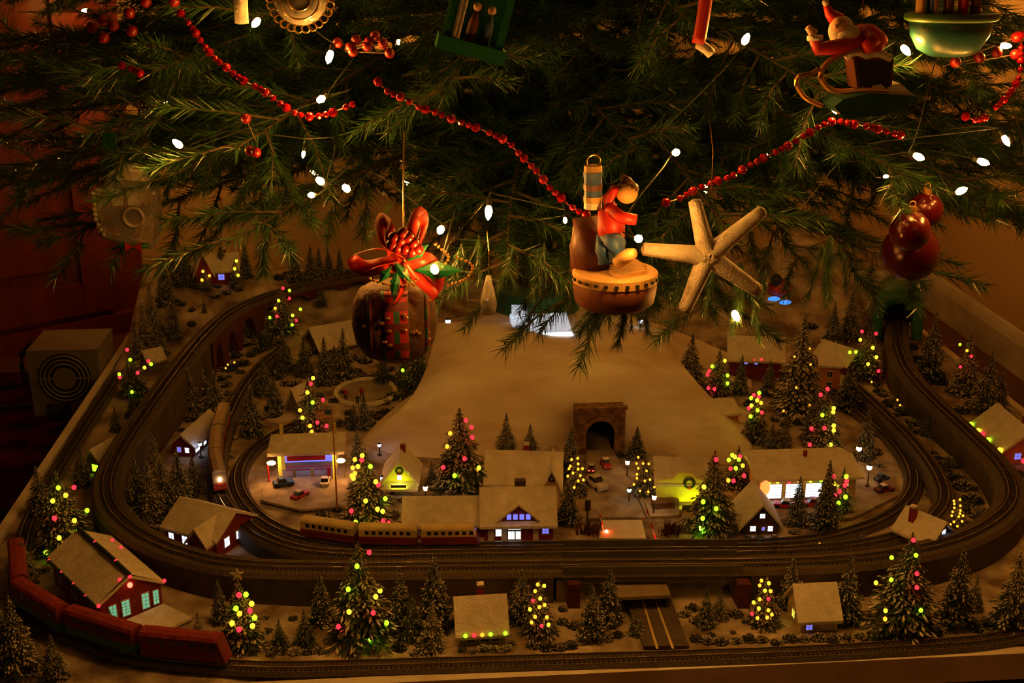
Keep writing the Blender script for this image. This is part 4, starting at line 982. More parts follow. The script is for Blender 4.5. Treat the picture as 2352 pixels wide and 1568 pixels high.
# ================================================================== miniature firs
def fir_meshes(seed, rad, layers, flock, fluffy=1.0):
    rn = random.Random(seed); fm = MB(); sm_ = MB()
    def kite(m, root, tip, wd, lift):
        d = tip - root; sd = Vector((-d.y, d.x, 0))
        sd = sd.normalized() * wd if sd.length > 1e-6 else Vector((wd, 0, 0))
        c = root.lerp(tip, 0.6) + Vector((0, 0, lift))
        m.add([root, c + sd - Vector((0, 0, lift * 0.8)), tip, c - sd - Vector((0, 0, lift * 0.8)), c], [(0, 1, 4), (1, 2, 4), (2, 3, 4), (3, 0, 4)])
    for k in range(layers):
        t = k / (layers - 1); z = 0.09 + 0.87 * t
        r = rad * (1 - t) ** 0.85 + 0.014
        n = int(6 + 8 * (1 - t))
        a0 = rn.uniform(0, 6.28)
        for j in range(n):
            a = a0 + 6.283 * (j + rn.uniform(-0.35, 0.35)) / n
            rr = r * rn.uniform(0.62, 1.18)
            root0 = Vector((math.cos(a) * rr * 0.08, math.sin(a) * rr * 0.08, z + 0.03))
            tip0 = Vector((math.cos(a) * rr, math.sin(a) * rr, z - 0.05 * (1 - 0.6 * t) + rn.uniform(-0.022, 0.022)))
            sd = Vector((-math.sin(a), math.cos(a), 0))
            nq = 9 if t < 0.7 else 5
            for q in range(nq):            # short twigs along each bough
                u = 0.25 + 0.75 * q / (nq - 1)
                o = root0.lerp(tip0, u * 0.82); sg = (1 if q % 2 else -1) * rn.uniform(0.3, 1.0) * (0 if q == nq - 1 else 1)
                ln = rr * rn.uniform(0.22, 0.38) + 0.014
                d = (tip0 - root0).normalized() * 0.75 + sd * sg + Vector((0, 0, rn.uniform(-0.35, 0.1)))
                e = o + d.normalized() * ln
                wd = (0.006 + 0.012 * rr / max(rad, 0.1)) * fluffy * rn.uniform(0.7, 1.2)
                kite(fm, o, e, wd, 0.007)
                if rn.random() < flock:
                    kite(sm_, o.lerp(e, rn.uniform(0.1, 0.4)) + Vector((0, 0, 0.007)), o.lerp(e, rn.uniform(0.85, 1.1)) + Vector((0, 0, 0.007)), wd * rn.uniform(0.55, 0.95), 0.009)
    fm.lathe([(0.02, 0.86), (0.006, 1.0)], 5)
    return fm.mesh('fir_foliage', 'fir'), sm_.mesh('fir_snow', 'flock')
FIR = [fir_meshes(1, 0.23, 22, 0.56), fir_meshes(2, 0.29, 22, 0.54), fir_meshes(3, 0.19, 24, 0.46), fir_meshes(4, 0.27, 15, 0.85, 1.35), fir_meshes(5, 0.33, 16, 0.30, 1.2)]
FR_ = [0.23, 0.29, 0.19, 0.27, 0.33]
mm = MB(); mm.lathe([(0.028, -0.02), (0.02, 0.2), (0.006, 0.9)], 6); TRUNK = mm.mesh('fir_trunk', 'trunk')
mm = MB(); mm.sph((0, 0, 0), 1.0, 10, 6, (1, 1, 1.1)); LED = {c: None for c in 'rgya'}
for c in LED:
    LED[c] = mm.mesh('led_' + c, 'led_' + c, True)
GRP = 'miniature fir trees'
def fir(label, px, py, top, kind=0, wide=1.0, leds=(), lr=0.0037, base_pt=None, star=False, glow=()):
    b = T(px, py) if base_pt is None else Vector(base_pt)
    h = max(0.02, at(px, top, b.y).z - b.z)
    t = thing('model_fir_tree', label, 'fir tree', (b.x, b.y, b.z - 0.001), random.uniform(0, 6.28), GRP)
    for nm, me in (('foliage', FIR[kind][0]), ('snow', FIR[kind][1]), ('trunk', TRUNK)):
        o = link(nm, me.copy(), t); o.scale = (h * wide, h * wide, h)
        if nm != 'trunk': o['kind'] = 'stuff'
    Ri = Matrix.Rotation(-t.rotation_euler.z, 4, 'Z')
    for (lx, ly, c) in leds:
        q = at(lx, ly, b.y); zz = (q.z - b.z) / h
        r = FR_[kind] * h * wide * max(0.05, (1 - max(0.0, min(0.95, zz)))) ** 0.85 + 0.002
        dx = q.x - b.x; dy = math.sqrt(max(0, r * r - dx * dx)) * 0.9 + 0.004
        q = at(lx, ly, b.y - dy)
        lo = Ri @ (q - Vector((b.x, b.y, b.z - 0.001)))
        o = link('light', LED[c], t, lo); o.scale = (lr, lr, lr)
    for (lx, ly, c) in glow:
        q = at(lx, ly, b.y - 0.45 * FR_[kind] * h); m = MB(); m.sph(Ri @ (q - Vector((b.x, b.y, b.z - 0.001))), 0.0036, 10, 6); m.build('large_light', c, t, True)
    if star:
        m = MB(); pts = []
        for k in range(10):
            rr = 0.010 if k % 2 == 0 else 0.004; a = math.pi / 2 + math.pi * k / 5
            pts.append((rr * math.cos(a), rr * math.sin(a) + h + 0.006))
        m.prism(pts, -0.0012, 0.0012, 'y', Ri); m.build('star', 'wool', t)
    return t
def L_(s):          # 'x,y,c x,y,c' -> list
    out = []
    for w_ in s.split():
        a = w_.split(','); out.append((float(a[0]), float(a[1]), a[2] if len(a) > 2 else 'a'))
    return out
# lit firs
fir('tall lit fir by the left board edge with red, yellow and green lights', 150, 1262, 1075, 1, 1.12, L_('134,1120,g 170,1119,r 151,1137,y 121,1150,y 200,1172,g 125,1190,r 171,1195,y 179,1220,g 136,1235,y 106,1268,g'))
fir('lit fir left of the raised track above the board edge', 308, 905, 798, 4, 1.0, L_('292,803,r 299,826,g 274,859,g 275,866,r 316,856,r 332,844,y 347,836,g 341,829,r 303,900,g'))
fir('lit fir in front of the red viaduct', 650, 765, 652, 1, 1.1, L_('650,662,r 665,667,g 640,690,y 665,685,r 690,710,g 620,729,g 636,726,r 672,724,y 671,746,g 680,736,r 632,708,a'))
fir('small amber lit fir left of the hill lodge door', 472, 664, 606, 0, 1.2, L_('466,623,a 481,633,a 464,643,a'))
fir('small amber lit fir right of the hill lodge', 544, 660, 590, 0, 1.0, L_('543,599,y 539,617,y 547,632,y'))
fir('lit fir behind the filling station canopy', 717, 1030, 862, 1, 1.0, L_('719,868,y 714,881,r 706,901,y 718,924,g 742,918,r 689,942,a 695,959,y 729,970,r 750,978,r 712,978,a 716,991,a'))
fir('large lit fir between the filling station and the yellow gable house', 846, 1222, 1028, 1, 1.08, L_('832,1046,y 815,1055,a 831,1056,r 822,1071,y 851,1071,g 810,1074,a 815,1087,a 808,1092,a 812,1098,y 863,1106,y 869,1113,r 840,1150,y 885,1145,g 807,1173,r 867,1169,y 879,1174,y 880,1196,r 893,1201,r 817,1199,g 853,1215,g'))
fir('tall lit fir against the mountain between the yellow house and brown house', 1058, 1128, 936, 1, 1.12, L_('1070,965,r 1083,981,r 1034,995,a 1085,1004,r 1067,1053,r 1018,1073,r 1044,1092,g 1100,1074,y 1027,1025,a'))
fir('dark lit fir at the upper left slope of the mountain', 962, 912, 770, 4, 0.95, L_('998,805,r 996,822,g 925,850,g'))
fir('amber lit fir left of the tunnel street', 1323, 1132, 1038, 1, 0.85, L_('1313,1055 1327,1052 1328,1065 1310,1070 1328,1077 1338,1076 1316,1086 1333,1092 1328,1104 1340,1102 1319,1119 1307,1076 1304,1093'), 0.0024)
fir('amber lit fir right of the tunnel street', 1480, 1142, 1040, 1, 1.0, L_('1466,1050 1462,1064 1477,1064 1490,1065 1466,1075 1485,1081 1463,1089 1463,1098 1493,1101 1481,1104 1456,1112 1503,1118 1470,1127 1489,1129'), 0.0021)
fir('large fir with green lights before the yellow floodlit house', 1632, 1222, 1034, 1, 1.0, L_('1617,1118,y 1615,1152,g 1645,1055,r 1645,1168,g 1614,1190,g'), glow=[(1609, 1213, 'lit_green_lamp')])
fir('lit fir between the yellow floodlit house and the diner', 1692, 1118, 1022, 4, 1.0, L_('1682,1045,g 1688,1049,a 1700,1048,r 1674,1056,g 1697,1055,g 1706,1069,a 1678,1076,r 1690,1075,g 1709,1092,r 1673,1103,a 1685,1104,r'))
fir('slim lit fir right of the mountain foot', 1735, 1010, 892, 0, 1.1, L_('1744,902,g 1731,907,r 1725,914,g 1743,911,r 1739,919,y 1748,925,a 1726,931,y 1720,937,r 1740,942,g 1750,947,r 1724,956,g'))
fir('lit fir before the dark red barn', 1648, 912, 800, 1, 1.0, L_('1665,828,y 1636,841,g 1629,852,r 1625,860,r 1671,862,g 1671,880,g 1627,891,r 1641,893,r'))
fir('lit fir right of the tilted snow roof', 1990, 868, 742, 1, 1.0, L_('1980,761,r 1976,780,y 2005,798,y 1966,808,g 1952,809,g 2013,820,y 1994,836,y 2018,852,r 2012,766,r'))
fir('lit fir behind the diner roof', 1890, 1048, 890, 1, 0.95, L_('1901,893,r 1885,906,r 1915,937,y 1914,946,y 1889,953,g 1915,977,y 1864,984,r 1894,983,r 1915,988,y 1908,1021,y 1860,1021,r'))
fir('tallest flocked fir with a few warm lights left of the orange tower', 1832, 952, 722, 3, 0.95, L_('1860,800 1825,819 1862,837 1829,890 1860,930 1800,943'), 0.0022)
fir('slim lit fir at the right end of the diner', 1930, 1180, 1072, 0, 1.0, L_('1914,1094,r 1944,1094,g 1916,1111,y 1941,1114,r 1945,1104,r 1928,1128,r 1918,1137,r 1942,1141,g 1926,1155,g'))
fir('amber lit fir inside the right curve', 2197, 1218, 1138, 1, 0.95, L_('2191,1150 2205,1147 2192,1157 2206,1161 2192,1166 2206,1172 2188,1175 2205,1179 2186,1184 2202,1186 2212,1184 2191,1198 2210,1197 2183,1204 2199,1208'), 0.002)
fir('pale bare fir with four soft lights near the right baseboard', 2214, 905, 765, 3, 0.95, L_('2205,791,g 2221,805,a 2231,818,r 2206,842,r'), 0.003)
fir('lit fir with a star near the front left', 558, 1484, 1326, 0, 1.2, L_('549,1366,r 565,1365,g 542,1397,g 578,1386,y 574,1402,r 550,1409,a 585,1418,g 533,1431,y 580,1437,y 549,1445,r'), star=True)
fir('largest lit fir at the front centre left', 830, 1470, 1242, 1, 1.05, L_('848,1268,r 820,1300,g 800,1353,g 873,1356,y 863,1370,y 802,1405,y 857,1407,r 777,1439,r 888,1430,g'), 0.0034, glow=[(848, 1462, 'lit_green_lamp')])
fir('amber lit fir between the pale green cottage and the underpass', 1238, 1456, 1328, 1, 0.95, L_('1235,1342,a 1250,1345,y 1229,1357 1241,1374,y 1224,1379,r 1251,1389 1239,1394 1217,1399,y 1229,1416 1256,1417 1221,1429 1244,1437,r 1260,1434,y'), 0.0026)
fir('amber lit fir between the underpass and the cream cottage', 1754, 1436, 1322, 1, 1.0, L_('1749,1333 1766,1339,y 1745,1344 1757,1356,y 1770,1357 1745,1376 1765,1375,r 1731,1383,y 1743,1397,y 1765,1401 1727,1409,r 1773,1411 1762,1418 1740,1419'), 0.0026)
fir('largest lit fir at the front right', 2070, 1450, 1222, 1, 1.1, L_('2098,1240,r 2048,1280,g 2104,1275,g 2106,1317,r 2047,1331,g 2012,1338,y 2106,1349,r 2034,1402,y 2115,1401,g 2033,1421,a'), 0.003)
# unlit firs: (label, x, base y, top y, kind, width)
for a in [
    ('flocked fir touching the bottom left corner of the layout', 44, 1545, 1362, 0, 1.05), ('short flocked fir in front of the red train', 128, 1560, 1452, 1, .9), ('flocked fir cut by the left picture edge', 4, 1490, 1365, 0, 1.0),
    ('flocked fir behind the left corner lit fir', 98, 1196, 1066, 0, 1.0), ('flocked fir left of the red factory roof', 62, 1330, 1236, 0, 1.1), ('plain dark fir beside the green window hut', 192, 1115, 1022, 2, 1.2), ('small fir at the factory corner', 258, 1448, 1398, 1, .9),
    ('thin flocked fir left of the starred lit fir', 508, 1428, 1326, 2, 1.0), ('bare twiggy fir beside the factory lot', 462, 1500, 1402, 3, .9),
    ('narrow flocked fir left of the largest front centre fir', 740, 1430, 1312, 2, 1.2), ('small fir in front of the left hedge', 702, 1484, 1396, 4, .9), ('smaller fir at the left end of the front hedge', 644, 1486, 1418, 4, .9),
    ('slim fir right of the largest front centre fir', 922, 1436, 1303, 2, 1.1), ('tall slim flocked fir behind the front shrubs left of the green cottage', 1000, 1440, 1266, 2, 1.15), ('ragged flocked fir close to the pale green cottage', 994, 1492, 1372, 3, .85), ('dark low fir right of the largest front centre fir', 950, 1462, 1362, 4, .9),
    ('dark fir behind the amber fir near the underpass', 1198, 1422, 1302, 1, 1.0), ('tall fir left of the underpass road', 1398, 1430, 1294, 0, .95), ('flocked fir in front of the tall underpass fir', 1358, 1464, 1340, 0, 1.05), ('low fir touching the underpass road', 1462, 1456, 1392, 1, 1.0),
    ('fir right of the underpass road', 1620, 1438, 1348, 0, 1.0), ('dark fir next to the right bridge pier', 1652, 1420, 1354, 1, .95), ('flocked fir just behind the cream cottage', 1814, 1392, 1272, 0, 1.0), ('tall flocked fir right of the cream cottage', 1942, 1424, 1272, 0, 1.0),
    ('fir overlapping the foot of the front right lit fir', 2016, 1470, 1402, 4, .8), ('flocked fir right of the largest front right fir', 2192, 1430, 1256, 0, 1.0), ('small fir behind the front right flocked fir', 2236, 1400, 1318, 0, 1.0), ('big dark fir at the right picture edge', 2318, 1450, 1268, 1, .9), ('low fir cut by the right picture edge near the front', 2350, 1440, 1345, 4, .8),
    ('narrow fir rising behind the filling station flag', 822, 1068, 982, 2, 1.1), ('fir against the mountain left of the brown house chimney', 1163, 1058, 946, 1, .85), ('fir against the mountain above the brown house roof', 1218, 1056, 972, 1, .95), ('flocked fir beside the mountain lit fir', 1078, 1140, 1050, 0, 1.1),
    ('narrow fir at the left of the tunnel portal', 1311, 1092, 980, 2, 1.2), ('narrow fir at the right of the tunnel portal', 1462, 1050, 978, 2, 1.4), ('dense fir between the station and the street', 1304, 1200, 1108, 2, 1.5), ('round dark fir right of the yellow gable house', 992, 1112, 1058, 4, .9),
    ('fir in front of the diner windows', 1830, 1206, 1092, 2, 1.05), ('tall slim fir before the diner right window', 1894, 1212, 1056, 2, 1.05), ('fir left of the diner roof', 1800, 1036, 952, 1, .9), ('darker fir behind the diner roof left end', 1772, 1030, 968, 1, .9), ('fir left of the red barn front', 1765, 905, 822, 0, 1.0),
    ('flocked fir beside the green tunnel', 2134, 872, 716, 0, .95), ('fir beside the right edge house', 2262, 950, 802, 0, 1.0), ('second fir by the right edge house', 2292, 945, 848, 0, 1.1), ('flocked fir above the right inner tracks', 1985, 1050, 938, 0, .95), ('brownish fir right of the mountain under the tree', 1585, 900, 765, 4, .9), ('thin fir behind the orange sided hut', 1700, 905, 812, 2, 1.0), ('fir below the green tunnel left side', 1950, 780, 660, 0, .9), ('fir left of the green tunnel', 2002, 770, 672, 0, .9), ('fir behind the tilted roof house', 1910, 800, 690, 0, 1.0),
    ('dark fir at the right of the orange tower', 1945, 940, 830, 2, 1.3), ('flocked fir between diner and orange tower', 1862, 1010, 900, 0, 1.0), ('dark fir on the right curve bank', 2128, 1000, 948, 4, 1.0),
    ('flocked fir inside the left curve nearest the red brick house', 352, 1205, 1060, 3, .8), ('fir inside the left curve beside the nearest flocked fir', 322, 1195, 1046, 0, 1.0), ('tall flocked fir behind the red brick house', 418, 1180, 1028, 0, 1.0), ('fir in the middle of the left curve', 380, 1190, 1052, 0, 1.05), ('dark fir left of the blue lit shed', 360, 1112, 988, 3, .75), ('fir between the left curve group and the shed', 448, 1135, 1040, 0, 1.0), ('fir at the left inner track bend', 345, 1150, 1050, 0, 1.0),
    ('flocked fir above the blue lit shed', 438, 945, 836, 0, 1.0), ('dark fir beside the tiny grey shelter', 456, 905, 800, 2, 1.2), ('fir left of the gold string lights', 470, 870, 772, 0, 1.0), ('fir by the gold string lights', 498, 950, 850, 0, 1.1),
    ('fir inside the left end of the inner oval', 582, 1000, 878, 0, 1.0), ('fir with flocked tips left of the filling station', 608, 905, 820, 0, 1.1), ('dark fir among the grove left of the pond', 655, 850, 770, 0, 1.1), ('flocked fir in the grove left of the pond', 700, 862, 775, 0, 1.1), ('tall fir in the grove before the curved roof barn', 748, 880, 772, 0, 1.0), ('tall fir in the grove right of the curved roof barn', 792, 872, 752, 0, 1.0), ('fir at the back of the grove by the barn', 770, 860, 790, 1, 1.0), ('fir left of the tipi hut', 632, 945, 862, 2, 1.3), ('dark fir beside the pond', 838, 985, 900, 2, 1.1), ('dark fir below the pond right side', 815, 985, 925, 4, .9),
    ('grey flocked fir on the mountain left flank', 962, 915, 828, 3, .9), ('dark fir behind the pond', 880, 880, 800, 4, .9), ('fir behind the brown hanging ornament', 930, 890, 800, 4, .9),
    ('flocked fir highest on the left hill', 410, 655, 540, 0, 1.0), ('flocked fir left of the hill lodge', 432, 652, 562, 0, 1.0), ('flocked fir on the left hill slope', 382, 700, 592, 0, 1.0), ('flocked fir on the left hill edge', 352, 760, 648, 3, .8), ('lower flocked fir on the left hill edge', 334, 790, 690, 3, .8), ('fir on the left hill next to the raised track', 402, 775, 690, 0, 1.0), ('fir above the track side hut', 316, 820, 735, 3, .8), ('fir beside the track side hut', 370, 815, 738, 0, 1.0), ('small fir behind the hill lodge', 512, 640, 548, 2, 1.0), ('fir at the far right of the hill lodge', 566, 640, 552, 2, 1.0), ('low fir on the snowy bank above the raised track', 470, 718, 690, 2, 1.2),
    ('tall fir first on the back ridge', 678, 648, 552, 0, .9), ('fir second on the back ridge', 716, 650, 560, 0, 1.0), ('fir third on the back ridge', 735, 640, 566, 2, 1.0), ('fir fourth on the back ridge', 756, 636, 568, 2, 1.1), ('fir last on the back ridge', 782, 634, 570, 2, 1.1),
    ('dark fir under the viaduct arch', 738, 705, 650, 4, 1.0), ('fir below the raised track at the viaduct foot', 575, 760, 690, 0, 1.0), ('dark fir behind the left shrubs at the viaduct', 530, 800, 735, 0, 1.0),
    ('bushy fir left of the middle track', 610, 800, 745, 4, 1.0), ('dark fir in the hollow under the left raised track', 305, 960, 905, 4, .9), ('dark fir standing at the left board edge', 268, 990, 930, 4, .8)]:
    fir(*a)

# ================================================================== bushes
def bush_meshes(seed, flock):
    rn = random.Random(seed); f = MB(); s = MB()
    for k in range(260):
        a = rn.uniform(0, 6.28); e = math.asin(rn.uniform(0.02, 1)); r = rn.uniform(0.75, 1.05)
        d = Vector((math.cos(a) * math.cos(e), math.sin(a) * math.cos(e), math.sin(e) * 0.8)) * r
        u = Vector((-math.sin(a), math.cos(a), 0)) * 0.11; v = Vector((rn.uniform(-.1, .1), rn.uniform(-.1, .1), 0.11))
        tgt = s if (rn.random() < flock and e > 0.35) else f
        q = d * (1.05 if tgt is s else 1.0)
        tgt.add([q - u - v * 0.4, q + u - v * 0.4, q + d * 0.16 + v * 0.7, q * 0.85 + v], [(0, 1, 2), (0, 2, 3), (1, 3, 2)])
    f.sph((0, 0, 0.02), 0.82, 8, 5, (1, 1, 0.8))
    return f.mesh('bush_leaves', 'bush'), s.mesh('bush_snow', 'flock')
BUSH = [bush_meshes(21, 0.55), bush_meshes(22, 0.3), bush_meshes(23, 0.8)]
ORD = ['leftmost', 'second', 'third', 'fourth', 'fifth', 'sixth', 'seventh', 'eighth', 'ninth', 'tenth', 'eleventh', 'twelfth', 'thirteenth', 'fourteenth', 'fifteenth', 'sixteenth', 'seventeenth', 'eighteenth', 'nineteenth', 'twentieth', 'twenty first', 'twenty second', 'twenty third', 'twenty fourth', 'twenty fifth', 'twenty sixth', 'twenty seventh', 'twenty eighth', 'twenty ninth', 'thirtieth']
def bushes(label, group, spots):
    for k_, (px, py, wpx, kind) in enumerate(sorted(spots)):
        lab_ = label
        label_ = ('leftmost ' if k_ == 0 else 'rightmost ' if k_ == len(spots) - 1 else ORD[k_] + ' from left ') + label
        b = T(px, py); r = wpx / 2 * pxsize(b)
        t = thing('snowy_bush', label_, 'bush', (b.x, b.y, b.z - 0.001), random.uniform(0, 6.28), group)
        for nm, me in (('leaves', BUSH[kind][0]), ('snow', BUSH[kind][1])):
            o = link(nm, me.copy(), t); o.scale = (r, r, r * random.uniform(0.7, 0.95)); o['kind'] = 'stuff'
bushes('low snowy bush of the front hedge left of the largest centre fir', 'front left hedge bushes', [(628, 1496, 32, 0), (652, 1498, 34, 0), (680, 1500, 36, 2), (708, 1500, 34, 0), (736, 1498, 32, 0)])
bushes('low shrub between the largest front centre fir and the green cottage', 'front centre shrubs', [(900, 1460, 40, 1), (935, 1470, 42, 1), (918, 1490, 38, 1), (968, 1480, 34, 0), (955, 1500, 30, 0), (985, 1502, 26, 1)])
bushes('small bush under the windows of the pale green cottage', 'cottage bushes', [(1062, 1496, 22, 1), (1085, 1498, 20, 1), (1110, 1494, 30, 0), (1132, 1492, 28, 0), (1155, 1494, 26, 0)])
bushes('dark low bush along the front track right of the amber fir', 'front track dark bushes', [(1225, 1484, 34, 1), (1255, 1488, 40, 1), (1285, 1490, 36, 1), (1312, 1486, 34, 1), (1335, 1476, 28, 0), (1318, 1440, 34, 1), (1292, 1430, 30, 1), (1395, 1470, 30, 0), (1420, 1462, 28, 1)])
bushes('snowy bush beside the right kerb of the underpass road', 'underpass road bushes', [(1572, 1412, 30, 0), (1590, 1400, 32, 0), (1600, 1428, 34, 2), (1640, 1418, 26, 2), (1690, 1415, 34, 1), (1598, 1468, 30, 1), (1625, 1474, 34, 0), (1655, 1476, 34, 1), (1690, 1474, 32, 0), (1720, 1470, 34, 1), (1750, 1472, 32, 0)])
bushes('low bush of the hedge before the cream cottage and front right fir', 'front right hedge bushes', [(1785, 1478, 34, 1), (1815, 1472, 36, 1), (1845, 1470, 32, 0), (1878, 1466, 36, 0), (1910, 1470, 38, 1), (1945, 1468, 34, 0), (1980, 1464, 34, 0), (2040, 1462, 34, 0), (2075, 1464, 32, 2), (2110, 1458, 36, 1), (2145, 1456, 40, 1), (2178, 1450, 34, 1), (2240, 1446, 38, 1), (2275, 1440, 36, 1), (2300, 1428, 40, 2)])
bushes('snowy bush between the raised and middle tracks at the left', 'left track hedge bushes', [(600, 1262, 28, 0), (622, 1272, 28, 0), (646, 1280, 30, 2), (672, 1284, 30, 0), (700, 1287, 28, 2), (728, 1289, 28, 0), (755, 1290, 26, 0), (782, 1290, 26, 0), (620, 1240, 24, 0), (590, 1240, 26, 2)])
bushes('bush by the inner track before the filling station and lit fir', 'inner track bushes', [(735, 1190, 44, 0), (758, 1216, 34, 0), (785, 1222, 30, 0), (775, 1170, 30, 1), (905, 1185, 30, 0), (925, 1150, 28, 0), (895, 1150, 26, 0)])
bushes('small bush around the village street and crossing', 'street bushes', [(1345, 1248, 20, 0), (1485, 1240, 22, 1), (1575, 1200, 30, 0), (1560, 1212, 28, 0), (1425, 1050, 26, 1), (1408, 1042, 20, 1), (1300, 1062, 24, 1), (1275, 1050, 22, 1), (1640, 1215, 24, 1), (1716, 1240, 24, 1), (1745, 1240, 26, 1), (1780, 1238, 26, 0), (1825, 1222, 28, 0), (1965, 1180, 28, 1), (1990, 1172, 26, 0)])
bushes('snowy bush on the bank between the right hand tracks', 'right bank bushes', [(2060, 1005, 36, 1), (2090, 1030, 36, 0), (2120, 1048, 34, 1), (2150, 1070, 38, 1), (2180, 1100, 42, 1), (2210, 1120, 44, 1), (2230, 1150, 44, 1), (2250, 1180, 46, 2), (2255, 1215, 44, 1), (2230, 1230, 40, 0), (2140, 1140, 28, 0), (2148, 1170, 28, 0), (2125, 1200, 26, 0), (2080, 1010, 30, 0), (2040, 930, 34, 1), (2070, 950, 34, 1), (2100, 975, 34, 0), (2130, 990, 34, 0), (2020, 900, 30, 1), (2000, 1000, 30, 0), (2010, 1040, 34, 1), (1990, 1060, 30, 1), (2020, 1070, 26, 0), (2062, 1240, 28, 0), (2030, 1238, 28, 0), (2000, 1245, 26, 1), (1975, 1232, 26, 0), (2090, 1232, 26, 1)])
bushes('dark bush on the snow strip outside the right raised track', 'right outer bushes', [(2110, 830, 34, 1), (2130, 850, 34, 1), (2095, 800, 30, 1), (2160, 880, 36, 1), (2190, 900, 36, 1), (2230, 930, 34, 1), (2205, 945, 38, 1), (2330, 1120, 34, 1), (2345, 1090, 30, 1)])
bushes('dark bush in the hollow around the skating pond', 'pond bushes', [(770, 880, 30, 1), (800, 872, 30, 1), (830, 868, 30, 1), (860, 868, 32, 1), (890, 872, 34, 1), (905, 915, 40, 1), (880, 925, 34, 1), (925, 905, 34, 1), (855, 955, 36, 1), (885, 950, 34, 1), (800, 950, 26, 1), (780, 975, 30, 1), (915, 940, 30, 0)])
bushes('snowy shrub lining the middle track at the back left', 'back left shrubs', [(490, 900, 34, 2), (478, 930, 34, 0), (468, 960, 30, 2), (505, 870, 34, 0), (520, 845, 34, 2), (540, 818, 34, 0), (560, 790, 34, 2), (585, 775, 34, 1), (610, 785, 38, 1), (640, 790, 34, 0), (540, 975, 30, 0), (560, 950, 30, 0), (620, 860, 34, 0), (640, 870, 30, 1), (600, 960, 28, 0), (530, 1010, 28, 0), (525, 1050, 26, 0)])
bushes('dark shrub along the top of the back ridge', 'back ridge shrubs', [(660, 632, 26, 1), (695, 634, 26, 1), (725, 632, 26, 1), (750, 630, 24, 1), (775, 628, 26, 1), (800, 626, 26, 1), (640, 640, 26, 1), (690, 652, 20, 0), (730, 650, 20, 0), (765, 645, 20, 0)])
bushes('small snowy shrub on the slope below the hill lodge', 'hill slope shrubs', [(420, 700, 20, 1), (440, 712, 18, 0), (495, 680, 22, 0), (520, 672, 22, 0), (548, 665, 20, 0), (450, 660, 26, 1), (500, 660, 20, 1), (405, 690, 20, 0), (440, 745, 22, 1)])
bushes('dark bush under the left raised track bank', 'left bank bushes', [(315, 930, 30, 1), (330, 905, 30, 1), (300, 955, 30, 1), (465, 1195, 34, 0), (440, 1215, 30, 0), (590, 1200, 28, 0), (310, 1215, 26, 0), (100, 1310, 30, 0), (75, 1340, 28, 1)])

def scatter(n, poly, seed, w0=20, w1=36):
    rn = random.Random(seed); out = []; xs = [p[0] for p in poly]; ys = [p[1] for p in poly]
    tries = 0
    while len(out) < n and tries < 4000:
        tries += 1
        x, y = rn.uniform(min(xs), max(xs)), rn.uniform(min(ys), max(ys)); ins = False
        for i in range(len(poly)):
            (xa, ya), (xb, yb) = poly[i], poly[i - 1]
            if (ya > y) != (yb > y) and x < (xb - xa) * (y - ya) / (yb - ya) + xa: ins = not ins
        if not ins: continue
        p = T(x, y)
        if any((Vector((q.x, q.y)) - Vector((p.x, p.y))).length < 0.036 for pa in (pathA, pathB, pathC, pathD) for q in pa[::2]): continue
        if any(math.hypot(x - a[0], (y - a[1]) * 1.6) < 22 for a in out): continue
        out.append((x, y, rn.uniform(w0, w1), rn.choice((0, 1, 1, 1))))
    return out
bushes('dark scrub clump in the grove left of the mountain', 'grove scrub', scatter(28, [(600, 850), (700, 800), (930, 830), (960, 900), (850, 990), (640, 970), (590, 920)], 3))
bushes('dark scrub clump between the mountain and the diner', 'diner scrub', scatter(20, [(1720, 900), (1960, 890), (1990, 1000), (1760, 1030), (1725, 990)], 4))
bushes('dark scrub clump by the barn right of the mountain top', 'barn scrub', scatter(16, [(1560, 800), (1880, 740), (1960, 860), (1800, 890), (1620, 900)], 5))
bushes('dark scrub clump between the left raised and middle tracks', 'left scrub', scatter(24, [(470, 800), (560, 740), (600, 800), (480, 960), (400, 1010), (330, 1090), (300, 1080), (400, 900)], 6))
bushes('dark scrub clump on the strip between the two right tracks', 'right scrub', scatter(24, [(2000, 870), (2080, 890), (2260, 1060), (2290, 1150), (2200, 1230), (2150, 1100), (2060, 960)], 8))
bushes('low scrub clump on the snow in front of the raised track', 'front scrub', scatter(26, [(460, 1440), (640, 1390), (1040, 1400), (1420, 1400), (1400, 1490), (900, 1505), (520, 1510)], 9, 16, 26))
bushes('low scrub clump on the snow around the front right firs', 'front right scrub', scatter(18, [(1600, 1400), (2150, 1370), (2340, 1360), (2340, 1430), (1990, 1470), (1610, 1480)], 10, 16, 28))
# string lights lying on the shrubs
def string_lights(label, pts, lift=0.014, r=0.0022):
    P = [T(x, y) + Vector((0, -0.004, lift)) for x, y in pts]
    t = thing('string_lights', label, 'string lights', P[0])
    m = MB(); m.tube(spline([p - P[0] + Vector((0, 0, -0.003)) for p in P], 0.01), 0.0006, 4); m.build('wire', 'wire', t)
    for p in P:
        o = link('light', LED['a'], t, p - P[0]); o.scale = (r, r, r)
string_lights('string of tiny amber lights on the shrubs left of the middle track', [(530, 800), (515, 806), (500, 820), (512, 830), (505, 842), (525, 850), (540, 845), (520, 858), (490, 866)])
string_lights('string of tiny amber lights on the shrubs between the right tracks', [(1999, 890), (2045, 892), (2062, 897), (2050, 902), (2075, 908), (2090, 915), (2065, 911), (2058, 932), (2064, 944), (2135, 975)])
string_lights('string of tiny amber lights along the inner track at the front right', [(1803, 1262), (1822, 1258), (1836, 1260), (1860, 1259), (1880, 1254), (1888, 1262), (1925, 1258), (1940, 1255)], 0.006, 0.0016)

